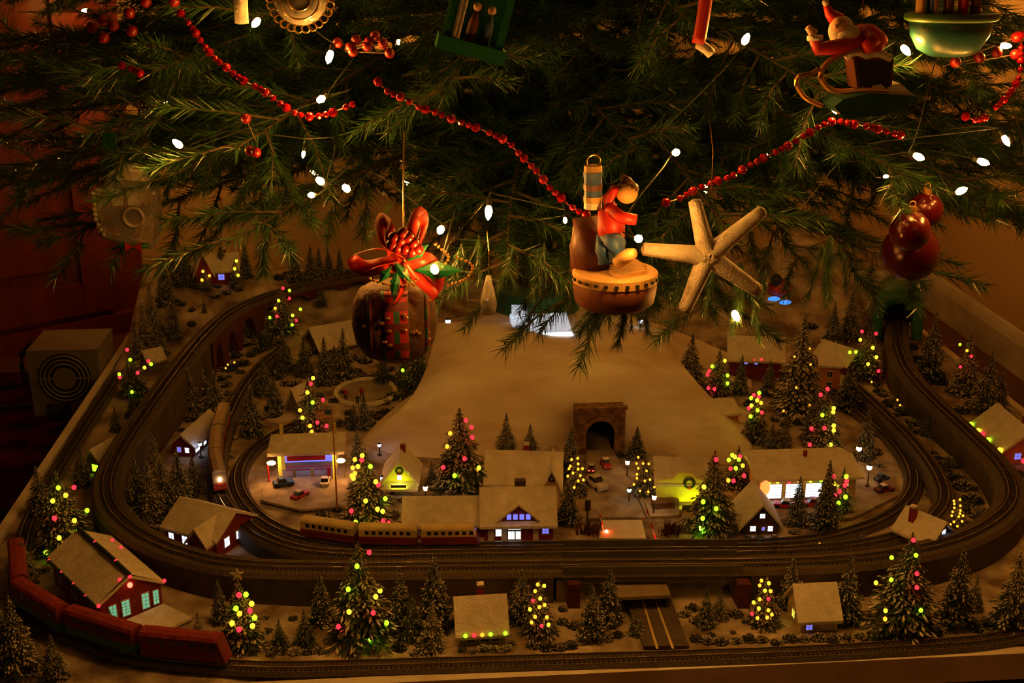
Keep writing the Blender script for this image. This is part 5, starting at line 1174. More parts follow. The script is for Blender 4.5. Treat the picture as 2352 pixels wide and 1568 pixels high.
# ================================================================== the Christmas tree
TC = Vector((0.27, 2.62, 0.0))
def cone_r(z): return 1.25 - 0.34 * (z - 0.45)
def tp(px, py, off=0.0, fallback=1.45):        # place on the tree's outer surface seen at a pixel
    r = ray(px, py); t = 0.8
    while t < 3.2:
        p = Vector((r.x * t, r.y * t, H + r.z * t))
        if p.z > 0.36 and math.hypot(p.x - TC.x, p.y - TC.y) < cone_r(p.z):
            return Vector((r.x * (t - off), r.y * (t - off), H + r.z * (t - off)))
        t += 0.004
    return at(px, py, fallback)
def needles_on(m, a, b, rn, dens=980, ln=(0.032, 0.050), spread=0.62, taper=True):
    d = b - a; L = d.length; t = d.normalized()
    u = t.cross(Vector((0, 0, 1)))
    if u.length < 1e-3: u = Vector((1, 0, 0))
    u.normalize(); v = u.cross(t)
    for k in range(int(L * dens)):
        s = rn.random(); th = rn.uniform(0, 6.283)
        n = u * math.cos(th) + v * math.sin(th)
        sp = spread * rn.uniform(0.6, 1.25)
        dr = (t * 0.8 + n * sp).normalized()
        l = rn.uniform(*ln) * (1.0 if not taper else (1.05 - 0.35 * s))
        p = a + d * s; w_ = dr.cross(Vector((rn.uniform(-1, 1), rn.uniform(-1, 1), rn.uniform(-1, 1))))
        if w_.length < 1e-4: continue
        w_.normalize(); w_ *= 0.00085
        o = len(m.v); m.v += [tuple(p - w_ * 1.3), tuple(p + w_ * 1.3), tuple(p + dr * l + Vector((0, 0, -0.003)))]
        m.f.append((o, o + 1, o + 2)); m.mi.append(0)
def branch_meshes(seed, L=1.2):
    rn = random.Random(seed); st = MB(); nd = MB()
    z = lambda x: 0.05 * x - 0.11 * x * x
    pts = [Vector((x * L, 0.02 * math.sin(x * 5 + seed), z(x))) for x in [i / 10 for i in range(11)]]
    st.tube(pts, [0.006 * (1 - 0.75 * i / 10) for i in range(11)], 5)
    for i in range(5, 10): needles_on(nd, pts[i], pts[i + 1], rn)
    n = 17
    for k in range(n):
        x = 0.36 + 0.61 * k / (n - 1); sg = 1 if k % 2 else -1
        o = Vector((x * L, 0.02 * math.sin(x * 5 + seed), z(x)))
        a = sg * R(rn.uniform(28, 60)); el = rn.uniform(-0.35, 0.30)
        ll = (0.24 * (1 - x) + 0.13) * rn.uniform(0.8, 1.15)
        d = Vector((math.cos(a), math.sin(a), el)).normalized()
        m1 = o + d * ll * 0.5; e = o + d * ll + Vector((0.02, 0, -0.012 * rn.random()))
        st.tube([o, m1, e], [0.0025, 0.002, 0.001], 4)
        needles_on(nd, o + d * 0.03, m1, rn); needles_on(nd, m1, e, rn)
        if ll > 0.2:
            for q in (-1, 1):
                a2 = a + q * R(rn.uniform(30, 50)); d2 = Vector((math.cos(a2), math.sin(a2), el + rn.uniform(-.25, .25))).normalized()
                e2 = m1 + d2 * ll * 0.5; st.tube([m1, e2], [0.0018, 0.001], 4); needles_on(nd, m1, e2, rn)
    return st.mesh('branch_stem', 'twig'), nd.mesh('branch_needles', 'needle')
BR = [branch_meshes(100 + k) for k in range(7)]
def sprig_meshes(seed):
    rn = random.Random(seed); st = MB(); nd = MB()
    pts = [Vector((x * 0.2, 0, -0.02 * x * x)) for x in (0, .25, .5, .75, 1)]
    st.tube(pts, [0.002, 0.002, 0.0018, 0.0015, 0.001], 4)
    for i in range(4): needles_on(nd, pts[i], pts[i + 1], rn, 1100, (0.036, 0.055), 0.5)
    return st.mesh('sprig_stem', 'twig'), nd.mesh('sprig_needles', 'needle')
SP = [sprig_meshes(200 + k) for k in range(3)]
tree = thing('christmas_tree', 'large green Christmas tree with long needles spreading over the model layout', 'christmas tree', (TC.x, TC.y, 0.10))
m = MB(); m.lathe([(0.040, 0.0), (0.038, 0.4), (0.030, 1.3)], 12); m.build('trunk', 'trunk', tree)
m = MB(); m.lathe([(0.09, 0.0), (0.10, 0.02), (0.085, 0.07), (0.05, 0.08)], 20); m.build('stand', 'ceramicgreen', tree)
def put_branch(root, tip, meshes, roll, base_len=1.0):
    d = tip - root; s = d.length / base_len
    q = d.to_track_quat('X', 'Z').to_matrix().to_4x4() @ Matrix.Rotation(roll, 4, 'X')
    o = link('branch', meshes[0].copy(), tree)
    o.matrix_local = Matrix.Translation(root - Vector((TC.x, TC.y, 0.10))) @ q @ Matrix.Diagonal((s, s, s, 1))
    n = link('needles', meshes[1].copy(), o); n['kind'] = 'stuff'
def proj(p):                               # pixel at which a place is seen
    rel = p - Vector((0, 0, H)); cs, sn = math.cos(YAW), math.sin(YAW)
    fx = rel.x * cs - rel.y * sn; fy = rel.x * sn + rel.y * cs
    dp = fy * math.cos(PIT) - rel.z * math.sin(PIT); up = fy * math.sin(PIT) + rel.z * math.cos(PIT)
    return CX + F * fx / dp, CY - F * up / dp
rb = random.Random(55)
for lv in range(6):
    zt = 0.52 + 0.092 * lv; nb = 16
    for k in range(nb):
        a = 6.2832 * (k + 0.5 * (lv % 2) + rb.uniform(-0.2, 0.2)) / nb
        if math.sin(a) > 0.25 and (k + lv) % 2 and lv < 2: continue
        r = cone_r(zt) * rb.uniform(0.86, 1.0)
        while r > 0.2 and (TC.x + r * math.cos(a) > 1.36 or TC.y + r * math.sin(a) > 3.14 or TC.x + r * math.cos(a) < -0.95): r -= 0.02
        tip = Vector((TC.x + r * math.cos(a), TC.y + r * math.sin(a), zt + rb.uniform(-0.03, 0.03)))
        u_, v_ = proj(tip)
        if 200 < u_ < 780 and v_ > 395: tip.z += 0.07        # these boughs are bent upwards, clear of the hill
        root = Vector((TC.x + 0.03 * math.cos(a), TC.y + 0.03 * math.sin(a), zt + 0.06 + rb.uniform(-0.02, 0.02)))
        put_branch(root, tip, BR[rb.randrange(7)], rb.uniform(-0.5, 0.5), 1.2)
# lower fringe, branch by branch
for (px, py, zt, dz) in [(2, 185, 0.68, 0.10), (60, 55, 0.76, 0.10), (260, 270, 0.62, 0.10), (360, 300, 0.61, 0.12), (500, 330, 0.60, 0.12), (690, 340, 0.57, 0.12), (860, 380, 0.56, 0.12), (1010, 560, 0.50, 0.16), (1130, 600, 0.48, 0.16), (1270, 640, 0.49, 0.16), (1420, 650, 0.49, 0.16), (1560, 620, 0.49, 0.16), (1700, 660, 0.48, 0.16), (1850, 550, 0.50, 0.16), (2010, 440, 0.53, 0.14), (2150, 400, 0.56, 0.12), (2260, 400, 0.56, 0.12), (2400, 350, 0.58, 0.12)]:
    tip = G(px, py, zt); dd = (tip - TC); dd.z = 0; dd.normalize()
    put_branch(Vector((TC.x + 0.03 * dd.x, TC.y + 0.03 * dd.y, zt + dz)), tip, BR[rb.randrange(7)], rb.uniform(-0.4, 0.4), 1.2)
for (px, py, zt) in ((1300, 70, 0.80), (1430, 130, 0.76), (1180, 50, 0.82), (1560, 40, 0.82), (1010, 330, 0.64), (1370, 330, 0.64), (1700, 300, 0.66), (1250, 480, 0.56), (1480, 520, 0.54), (1100, 440, 0.58)):
    tip = G(px, py, zt); dd = (tip - TC); dd.z = 0; dd.normalize()
    put_branch(Vector((TC.x + 0.03 * dd.x, TC.y + 0.03 * dd.y, zt + 0.10)), tip, BR[rb.randrange(7)], rb.uniform(-0.4, 0.4), 1.2)
# hanging sprigs
for (x0, y0, x1, y1, Y) in [(1400, 670, 1300, 760, 1.36), (1420, 660, 1370, 775, 1.36), (1450, 660, 1465, 770, 1.37), (1480, 650, 1500, 740, 1.38), (1700, 640, 1690, 790, 1.45), (1720, 650, 1760, 800, 1.45), (1900, 560, 1900, 730, 1.6), (1890, 560, 1860, 720, 1.6), (1930, 560, 1960, 690, 1.6), (1060, 570, 1040, 680, 1.45), (900, 460, 850, 560, 1.55), (2190, 460, 2230, 520, 1.85), (1180, 560, 1150, 690, 1.44), (1250, 570, 1225, 700, 1.40), (1330, 600, 1310, 730, 1.38), (1550, 600, 1565, 700, 1.40), (1640, 610, 1620, 740, 1.42), (1430, 650, 1330, 770, 1.35), (1440, 650, 1415, 780, 1.35), (1460, 650, 1440, 775, 1.36), (1100, 540, 1090, 670, 1.46), (1910, 540, 1880, 700, 1.6), (1760, 620, 1740, 760, 1.46), (400, 360, 370, 480, 1.9)]:
    a = at(x0, y0, Y); b = at(x1, y1, Y - 0.02)
    put_branch(a, b + (b - a) * -0.15, SP[rb.randrange(3)], rb.uniform(-3, 3), 0.2)

def thick_sprig(seed):
    rn = random.Random(seed); st = MB(); nd = MB()
    pts = [Vector((x * 0.2, 0.004 * math.sin(x * 6), -0.012 * x * x)) for x in (0, .25, .5, .75, 1)]
    st.tube(pts, [0.003, 0.0028, 0.0025, 0.002, 0.001], 5)
    for i in range(4): needles_on(nd, pts[i], pts[i + 1], rn, 2600, (0.036, 0.052), 0.62, False)
    return st.mesh('frond_stem', 'twig'), nd.mesh('frond_needles', 'needle')
FD = [thick_sprig(300), thick_sprig(301)]
for k, (x0, y0, x1, y1, Y) in enumerate([(622, 420, 600, 640, 1.70), (590, 400, 510, 520, 1.74), (640, 380, 700, 470, 1.68), (1440, 640, 1330, 775, 1.34), (1450, 640, 1425, 800, 1.34), (1475, 640, 1490, 770, 1.35), (1905, 540, 1895, 690, 1.58), (1700, 600, 1700, 740, 1.43), (1060, 560, 1030, 680, 1.43), (1250, 560, 1225, 690, 1.40), (1560, 590, 1580, 690, 1.40)]):
    a = at(x0, y0, Y); b = at(x1, y1, Y - 0.02); put_branch(a, b, FD[k % 2], rb.uniform(-3, 3), 0.21)

# light string with warm white bulbs
BULBS = [(588, 52), (757, 130), (737, 228), (408, 330), (697, 354), (735, 415), (715, 448), (795, 432), (1012, 528), (998, 618), (1122, 487), (1298, 506), (1467, 548), (1553, 350), (1713, 90), (1915, 245), (2080, 115), (2310, 105), (2110, 360), (2310, 322), (2258, 372), (2208, 438), (2035, 405), (1690, 725)]
BS = {697: 0.5, 1298: 0.55, 2035: 0.5, 715: 0.8, 2310: 0.9}
ls = thing('light_string', 'string of glowing warm white mini bulbs wound through the Christmas tree', 'light string', (TC.x, TC.y, 0.45))
LO = Vector((TC.x, TC.y, 0.45))
mb = MB(); mb.lathe([(0.0028, -0.008), (0.0042, -0.004), (0.0046, 0.0), (0.0034, 0.006), (0.0006, 0.0105)], 7); BULB = mb.mesh('bulb', 'bulb', True)
mb = MB(); mb.lathe([(0.0034, -0.016), (0.0036, -0.007)], 8); SOCK = mb.mesh('socket', 'wire')
wirep = []
def bulb(p, s=1.0):
    d = (p - Vector((TC.x, TC.y, p.z + rb.uniform(-0.3, 0.5)))); q = d.to_track_quat('Z', 'Y').to_matrix().to_4x4() @ Matrix.Rotation(rb.uniform(-0.9, 0.9), 4, 'X')
    o = link('bulb', BULB, ls); o.matrix_local = Matrix.Translation(p - LO) @ q @ Matrix.Diagonal((s, s, s, 1))
    k = link('socket', SOCK, o)
    inw = Vector((TC.x, TC.y, p.z)) - p; wirep.append(p - LO - (q @ Vector((0, 0, 1))) * 0.02); wirep.append(p - LO + inw.normalized() * 0.10)
for (px, py) in BULBS:
    bulb(at(px, py, {998: 1.27, 1467: 1.255}[px]) if px in (998, 1467) else tp(px, py, 0.035 if py < 600 else 0.0, 1.42), BS.get(px, 1.0))
m = MB(); m.tube(spline(wirep, 0.03), 0.0008, 4); m.build('wire', 'wire', ls)
wirep = []
for k in range(5):  # extra inner bulbs, added low in the boughs to brighten the mountain
    a = -math.pi / 2 + (k - 2) * 0.6
    bulb(Vector((TC.x + 0.50 * math.cos(a), TC.y + 0.46 * math.sin(a), 0.47 + 0.02 * (k % 3))))
m = MB(); m.tube(spline(wirep, 0.03), 0.0008, 4); m.build('wire', 'wire', ls)
wirep = []
ls = thing('light_string', 'rest of the warm bulbs on the far side and top of the tree', 'light string', (TC.x, TC.y, 0.45), 0)
for k in range(30):
    a = 6.2832 * (k * 0.381966) ; zt = 0.48 + 0.85 * (k + 0.5) / 30
    p = Vector((min(1.36, max(-0.9, TC.x + cone_r(zt) * math.cos(a) * 0.97)), min(3.12, TC.y + cone_r(zt) * math.sin(a) * 0.97), zt))
    # only where the photograph does not look: sides, back and above the frame
    u_, v_ = proj(p)
    if -40 < u_ < 2400 and v_ > -20 and p.y < TC.y + 0.2: continue
    bulb(p)
m = MB(); m.tube(spline(wirep, 0.05), 0.0008, 4); m.build('wire', 'wire', ls)

# red bead garlands
def garland(label, pts, off=0.03):
    P = spline([tp(x, y, off) for x, y in pts], 0.004)
    t = thing('bead_garland', label, 'garland', P[0]); L = cumul(P); s = 0; k = 0
    m = MB(); m.tube([p - P[0] for p in P[::4]], 0.0007, 4); m.build('thread', 'berry', t)
    while s < L[-1]:
        p = on_path(P, L, s); r = 0.0058 if k % 3 == 0 else 0.0042
        o = link('bead', BEAD[k % 2], t, p - P[0]); o.scale = (r, r, r); o.rotation_euler = (rb.uniform(0, 3), rb.uniform(0, 3), rb.uniform(0, 3))
        s += r * 2.15 if k % 4 else r * 3; k += 1
m = MB(); m.sph((0, 0, 0), 1.0, 7, 5); b1 = m.mesh('bead', 'bead')
m = MB(); m.sph((0, 0, 0), 1.0, 10, 7); b2 = m.mesh('bead_round', 'bead', True)
BEAD = [b1, b2]
garland('red bead garland at the upper left of the tree', [(415, 30), (440, 62), (462, 95), (490, 130), (520, 155), (560, 185), (600, 205), (640, 235), (680, 260), (715, 268), (752, 262), (790, 247), (815, 238)])
garland('red bead garland sagging across the middle of the tree to the toy ornament', [(868, 188), (890, 210), (925, 225), (960, 245), (1000, 258), (1050, 278), (1105, 297), (1165, 325), (1190, 350), (1215, 375), (1240, 402), (1262, 430), (1290, 455), (1320, 480), (1360, 497), (1400, 505)])
garland('red bead garland rising from the starfish to the sleigh ornament', [(1530, 465), (1560, 456), (1595, 437), (1640, 418), (1680, 405), (1720, 380), (1760, 360), (1800, 340), (1850, 310), (1890, 287), (1920, 278), (1960, 285), (2000, 292), (2050, 306), (2085, 312)])
garland('red bead garland hanging at the right picture edge', [(2345, 80), (2345, 150), (2335, 190), (2310, 225), (2288, 246)])
garland('short stretch of red beads below the upper left berries', [(280, 150), (300, 156), (322, 168)])
garland('two red beads low at the right of the sleigh garland', [(2218, 268), (2240, 276), (2262, 270)])

# berry sprays
def berries(label, pts, r_px=13, off=0.02):
    c = tp(pts[0][0], pts[0][1], off); t = thing('berry_spray', label, 'berries', c)
    for (x, y) in pts:
        p = tp(x, y, off); r = r_px * pxsize(p)
        m = MB(); m.sph((0, 0, 0), r, 12, 8); m.build('berry', 'berry', t, True, p - c)
        m = MB(); m.tube([p - c, (p - c) * 0.4 + Vector((0, 0.04, -0.01))], 0.0009, 4); m.build('stem', 'twig', t)
berries('spray of dark red berries at the upper left of the tree', [(236, 46), (212, 62), (260, 58), (238, 86), (297, 30), (303, 72), (335, 4), (400, 3)])
berries('spray of dark red berries beside the second upper bulb', [(776, 98), (805, 108), (818, 92), (810, 118), (848, 95), (862, 82), (880, 100), (895, 122), (843, 106)], 12)
berries('pair of small red berries below the left garland', [(588, 350), (574, 346), (565, 272)], 12)
berries('spray of red berries under the teal bowl ornament', [(2195, 143), (2250, 132), (2290, 120), (2335, 85), (2332, 125)], 13)

# ================================================================== hanging ornaments
def hang(name, label, px, py, off=0.06, Y=None, cat='ornament'):
    p = at(px, py, Y) if Y else tp(px, py, off)
    t = thing(name, label, cat, p)
    return t, p, pxsize(p)
def hook(t, top, length=0.06):
    m = MB(); m.tube([(0, 0, top), (0.001, 0.004, top + length * 0.6), (0.0, 0.02, top + length)], 0.0006, 4); m.build('hanger', 'gold', t)
# starfish
t, p, s = hang('starfish_ornament', 'pale beige starfish with five long arms hanging at the lower right of the tree', 1625, 588, Y=1.30)
m = MB()
for (x, y) in ((1596, 462), (1752, 484), (1742, 668), (1572, 712), (1478, 572)):
    q = at(x, y, 1.30) - p; n = 9
    pts = [q * (k / n) for k in range(n + 1)] + [q * 1.035]
    rs = [0.0118 * (1 - 0.36 * k / n) for k in range(n + 1)] + [0.002]
    rs[0] = 0.014
    m.tube(pts, rs, 10)
m.sph((0, 0, 0), 0.017, 14, 8, (1, 0.75, 1))
m.build('body', 'starfish', t, True); hook(t, 0.075, 0.07)
for k in range(40):
    pass
# three red balls
for (px, py, r, Y, lab) in ((2125, 482, 42, 1.58, 'small dark red ball highest of the cluster at the right'), (2090, 530, 48, 1.50, 'dark red ball in the middle of the right cluster'), (2091, 580, 68, 1.55, 'largest dark red ball hanging lowest in the right cluster')):
    t, p, s = hang('ball_ornament', lab, px, py, Y=Y); t['group'] = 'red ball ornaments'
    m = MB(); m.sph((0, 0, 0), r * s, 28, 18); m.build('ball', 'ball', t, True)
    m = MB(); m.lathe([(0.006, r * s - 0.001), (0.006, r * s + 0.006)], 10); m.build('cap', 'gold', t)
    m = MB(); m.torus((0, 0, 0), 0.004, 0.0007, 12, 4, Matrix.Translation((0, 0, r * s + 0.009)) @ Matrix.Rotation(math.pi / 2, 4, 'X')); m.build('loop', 'gold', t)
# plaid sack ornament with bow
t, p, s = hang('plaid_sack_ornament', 'round brown plaid sack ornament with big red bow and berries left of centre', 906, 735, Y=1.36)
u = 97 * s
m = MB(); pr = [(0.1, -1.0), (0.45, -0.96), (0.75, -0.80), (0.93, -0.5), (1.0, -0.1), (0.99, 0.25), (0.93, 0.55), (0.80, 0.78), (0.55, 0.92), (0.2, 0.98)]
m.lathe([(r_ * u, z_ * u) for r_, z_ in pr], 32, X=Matrix.Diagonal((1, 0.75, 1, 1))); m.build('sack', 'brownbag', t, True)
def surf_strip(x0, x1, lift, name, mt_):
    m = MB(); n = 16
    zs = [-0.97 + 1.9 * k / n for k in range(n + 1)]
    def rad(z):
        for i in range(len(pr) - 1):
            if pr[i][1] <= z <= pr[i + 1][1]:
                return pr[i][0] + (pr[i + 1][0] - pr[i][0]) * (z - pr[i][1]) / (pr[i + 1][1] - pr[i][1])
        return 0.1
    for z in zs:
        r_ = rad(z)
        for x in (x0, (x0 + x1) / 2, x1):
            xx = max(-r_, min(r_, x)); yy = -0.75 * math.sqrt(max(0, r_ * r_ - xx * xx)) - lift
            m.v.append((xx * u, yy * u, z * u))
    for k in range(n):
        for j in range(2):
            a = k * 3 + j; m.f.append((a, a + 1, a + 4, a + 3)); m.mi.append(0)
    o = m.build(name, mt_, t, True); md = o.modifiers.new('thick', 'SOLIDIFY'); md.thickness = 0.001; return o
M['plaid'] = mat('plaid_red', (0.34, 0.012, 0.010), 0.6)
nt = M['plaid'].node_tree; b_ = nt.nodes['Principled BSDF']
tc = nt.nodes.new('ShaderNodeTexCoord'); sx = nt.nodes.new('ShaderNodeSeparateXYZ'); nt.links.new(tc.outputs['Object'], sx.inputs[0])
def wave(out, freq, ph):
    a = nt.nodes.new('ShaderNodeMath'); a.operation = 'MULTIPLY_ADD'; a.inputs[1].default_value = freq; a.inputs[2].default_value = ph; nt.links.new(out, a.inputs[0])
    c = nt.nodes.new('ShaderNodeMath'); c.operation = 'SINE'; nt.links.new(a.outputs[0], c.inputs[0])
    g = nt.nodes.new('ShaderNodeMath'); g.operation = 'GREATER_THAN'; g.inputs[1].default_value = 0.25; nt.links.new(c.outputs[0], g.inputs[0]); return g.outputs[0]
wx, wz = wave(sx.outputs[0], 380, 0.4), wave(sx.outputs[2], 260, 0.9)
m1 = nt.nodes.new('ShaderNodeMix'); m1.data_type = 'RGBA'; nt.links.new(wx, m1.inputs[0]); m1.inputs[6].default_value = (0.34, 0.012, 0.01, 1); m1.inputs[7].default_value = (0.02, 0.10, 0.05, 1)
m2 = nt.nodes.new('ShaderNodeMix'); m2.data_type = 'RGBA'; nt.links.new(wz, m2.inputs[0]); nt.links.new(m1.outputs[2], m2.inputs[6]); m2.inputs[7].default_value = (0.10, 0.015, 0.02, 1)
nt.links.new(m2.outputs[2], b_.inputs['Base Color'])
surf_strip(-0.28, 0.34, 0.02, 'plaid_band', 'plaid'); surf_strip(-0.62, -0.52, 0.015, 'side_band', 'plaid'); surf_strip(0.72, 0.82, 0.015, 'side_band', 'plaid')
for k in range(14):
    a = rb.uniform(-0.9, 0.9); z = rb.uniform(-0.4, 0.5); r_ = 0.97
    m = MB(); m.sph((a * u * 0.9, -0.75 * math.sqrt(max(0.05, 1 - a * a)) * u - 0.002, z * u), 0.0022, 6, 4, (1.6, 1, 1)); m.build('gold_fleck', 'gold', t)
def ribbon(pts, wdt, name, parent, mt_='ribbon'):
    m = MB(); P = [Vector(q) for q in pts]
    for i, q in enumerate(P):
        d = (P[min(i + 1, len(P) - 1)] - P[max(i - 1, 0)]).normalized(); sd = d.cross(Vector((0, 1, 0.2))).normalized() * wdt / 2
        sd = sd * 0.5 + Vector((0, 0.6, 0.5)).normalized() * wdt * 0.3
        m.v += [tuple(q - sd), tuple(q + sd)]
    for i in range(len(P) - 1): m.f.append((2 * i, 2 * i + 1, 2 * i + 3, 2 * i + 2)); m.mi.append(0)
    o = m.build(name, mt_, parent, True); md = o.modifiers.new('thick', 'SOLIDIFY'); md.thickness = 0.0009; return o
def O(x, y, dy=0.0): return at(x, y, 1.36 + dy) - p
bow = [(920, 590)]
c0 = O(925, 590, -0.05)
for loop in ([(925, 590), (880, 560), (872, 515), (885, 508), (895, 530), (900, 580)], [(925, 590), (870, 570), (808, 590), (835, 615), (880, 610), (925, 600)], [(930, 585), (945, 530), (962, 492), (975, 515), (960, 560), (935, 590)], [(935, 600), (985, 600), (1010, 640), (1000, 680), (985, 640), (940, 610)]):
    q = [O(x, y, -0.05 + (0.02 if 1 < k < 4 else 0)) for k, (x, y) in enumerate(loop)]
    ribbon(spline(q, 0.006), 0.020, 'bow_loop', t)
for tail in ([(930, 600), (960, 640), (1000, 680), (985, 690)], [(915, 600), (870, 610), (840, 622)], [(920, 610), (925, 660), (905, 700)]):
    ribbon(spline([O(x, y, -0.055) for x, y in tail], 0.006), 0.014, 'bow_tail', t)
for (x, y) in ((905, 545), (920, 552), (938, 545), (950, 558), (912, 570), (930, 572), (946, 578), (960, 572), (900, 562), (925, 535)):
    m = MB(); m.sph(O(x, y, -0.065), 0.0065, 10, 7); m.build('berry', 'berry', t, True)
for (a_, b2_) in (((900, 610), (870, 650)), ((915, 620), (900, 680)), ((935, 600), (985, 560)), ((950, 620), (1060, 620)), ((905, 600), (945, 650))):
    A_, B_ = O(*a_, -0.058), O(*b2_, -0.06); d = (B_ - A_); sd = d.cross(Vector((0, 1, 0))).normalized() * d.length * 0.2
    m = MB(); m.add([A_, A_ + d * 0.5 + sd, B_, A_ + d * 0.5 - sd, A_ + d * 0.5 + Vector((0, -0.003, 0))], [(0, 1, 4), (1, 2, 4), (2, 3, 4), (3, 0, 4)]); lf = m.build('leaf', 'greenplastic', t)
    md = lf.modifiers.new('thick', 'SOLIDIFY'); md.thickness = 0.0006
for lp in ([(1000, 560), (1030, 590), (1010, 620)], [(1050, 590), (1085, 610), (1070, 640), (1030, 655)], [(850, 640), (880, 650), (940, 655), (960, 640)], [(930, 600), (930, 640), (950, 655)]):
    P = spline([O(x, y, -0.06) for x, y in lp], 0.004)
    for q in P[::1]:
        m = MB(); m.sph(q, 0.0019, 6, 4); m.build('gold_bead', 'gold', t)
m = MB(); m.tube([O(926, 525, -0.03), O(927, 400, 0.0), O(928, 300, 0.05)], 0.0009, 5); m.build('hanger', 'gold', t)
# toy drum ornament with seated doll (plain stand-in figure)
t, p, s = hang('drum_doll_ornament', 'brown drum ornament carrying a little seated wooden doll in red and blue', 1412, 650, Y=1.33)
u = 97 * s
m = MB(); m.lathe([(u * 0.80, -0.026), (u * 0.95, -0.020), (u, -0.006), (u, 0.006), (u * 0.98, 0.008)], 36); dr_ = m.build('drum', 'terracotta', t, True)
m = MB(); m.lathe([(u * 1.02, 0.004), (u * 1.02, 0.014), (u * 0.96, 0.016)], 36); tr_ = m.build('rim_band', 'tan', t)
for k in range(26):
    a = 6.283 * k / 26; m = MB(); m.box((u * 1.02 * math.cos(a), u * 1.02 * math.sin(a), 0.009), (0.004, 0.004, 0.0032), a); m.build('rim_dot', 'wire', tr_)
for k in range(6):
    m = MB(); m.box((u * 0.28 + 0.0, -u * 0.55 + k * u * 0.2, 0.018), (u * (1.0 - 0.08 * abs(k - 2)), u * 0.17, 0.004), 0.5); m.build('top_plank', 'tan', t)
def D(x, y, dy=0.0): return at(x, y, 1.33 + dy) - p
m = MB(); m.tube([D(1360, 620, 0.02), D(1355, 560, 0.02), D(1350, 500, 0.03)], [0.026, 0.024, 0.018], 12); m.build('tree_stump', 'walnut', t, True)
P = [D(1362, 380 + 14 * k, 0.0) for k in range(8)]
for k in range(7):
    m = MB(); m.tube([P[k], P[k + 1]], [0.010 + 0.001 * (k % 2), 0.0105], 10); m.build('striped_post', ['tan', 'bluepaint', 'bluepaint', 'walnut', 'bluepaint', 'tan', 'whitetrim'][k], t)
body = MB()
body.cur = 0; body.tube([D(1405, 545, -0.012), D(1404, 520, -0.012), D(1402, 485, -0.01), D(1405, 465, -0.008)], [0.015, 0.016, 0.014, 0.006], 12)
body.tube([D(1400, 482, -0.015), D(1430, 500, -0.03), D(1462, 505, -0.035)], [0.008, 0.007, 0.006], 8)
body.tube([D(1402, 475, -0.012), D(1398, 455, -0.01), D(1412, 432, -0.02)], [0.008, 0.007, 0.005], 8)
body.cur = 1; body.tube([D(1402, 545, -0.015), D(1415, 560, -0.03), D(1418, 600, -0.032)], [0.013, 0.012, 0.009], 10); body.tube([D(1395, 545, -0.01), D(1388, 575, -0.02), D(1392, 605, -0.022)], [0.013, 0.011, 0.009], 10)
body.cur = 2; body.sph(D(1440, 442, -0.015), 0.0125, 14, 9)
body.cur = 4; body.sph(D(1441, 434, -0.013), 0.0125, 14, 8, (1.05, 1.05, 0.75)); body.tube([D(1441, 428, -0.013), D(1436, 412, -0.01), D(1428, 402, -0.008)], [0.010, 0.006, 0.002], 8)
body.cur = 3; body.tube([D(1418, 602, -0.034), D(1445, 585, -0.045), D(1458, 580, -0.05)], [0.008, 0.008, 0.005], 8)
body.build('doll', ['red', 'bluepaint', 'tan', 'tan', 'walnut'], t, True)
m = MB(); m.torus((0, 0, 0), 0.007, 0.0010, 20, 5, Matrix.Translation(D(1364, 370, 0)) @ Matrix.Rotation(math.pi / 2, 4, 'X')); m.build('hanger_ring', 'gold', t)
# sleigh ornament with bearded figure
t, p, s = hang('sleigh_ornament', 'gold sleigh ornament on a teal snowy base ridden by a bearded figure in red', 1965, 200, 0.07)
SY = p.y
def D(x, y, dy=0.0): return at(x, y, SY + dy) - p
m = MB(); pl = [D(x, y) for x, y in ((1900, 238), (1920, 222), (1980, 210), (2085, 214), (2060, 240), (2010, 258), (1950, 260), (1915, 256))]
m.prism([(q.x, q.z) for q in pl], -0.026, 0.020, 'y'); m.build('teal_base', 'tealglaze', t)
m = MB(); pl = [D(x, y) for x, y in ((1975, 208), (1990, 192), (2008, 188), (2020, 198), (2035, 190), (2052, 186), (2066, 198), (2085, 214))]
m.prism([(q.x, q.z) for q in pl], -0.022, 0.014, 'y'); m.build('snow_mound', 'wool', t)
for dy in (-0.02, 0.018):
    m = MB(); m.tube(spline([D(x, y, dy) for x, y in ((2040, 208), (1990, 206), (1920, 210), (1890, 190), (1885, 165), (1905, 140), (1940, 122), (1975, 112))], 0.006), 0.0035, 7); m.build('runner', 'gold', t)
    m = MB(); m.tube(spline([D(x, y, dy) for x, y in ((1888, 244), (1850, 225), (1830, 195), (1835, 175), (1862, 170), (1880, 158))], 0.006), 0.003, 7); m.build('curled_runner', 'gold', t)
m = MB(); pl = [D(x, y) for x, y in ((1958, 200), (2035, 206), (2040, 130), (1992, 118), (1948, 128))]
m.prism([(q.x, q.z) for q in pl], -0.018, 0.016, 'y'); m.build('seat_box', 'walnut', t)
m = MB(); pl = [D(x, y) for x, y in ((1962, 190), (2028, 196), (2032, 140), (1955, 136))]; m.prism([(q.x, q.z) for q in pl], -0.0195, -0.018, 'y'); m.build('dark_panel', 'black', t)
m = MB(); m.tube(spline([D(x, y, -0.016) for x, y in ((1942, 132), (1965, 118), (1990, 128), (2015, 122), (2045, 135))], 0.005), 0.005, 8); m.build('fur_trim', 'wool', t, True)
m = MB(); m.cur = 0
m.tube([D(2008, 115), D(1995, 100), D(1980, 82), D(1965, 72)], [0.020, 0.021, 0.018, 0.010], 12)
m.tube([D(1975, 100, -0.012), D(1920, 108, -0.018), D(1880, 112, -0.018), D(1872, 88, -0.018)], [0.010, 0.009, 0.0085, 0.008], 10)
m.tube([D(1990, 85, -0.012), D(2005, 95, -0.02), D(1985, 112, -0.024)], [0.010, 0.009, 0.007], 8)
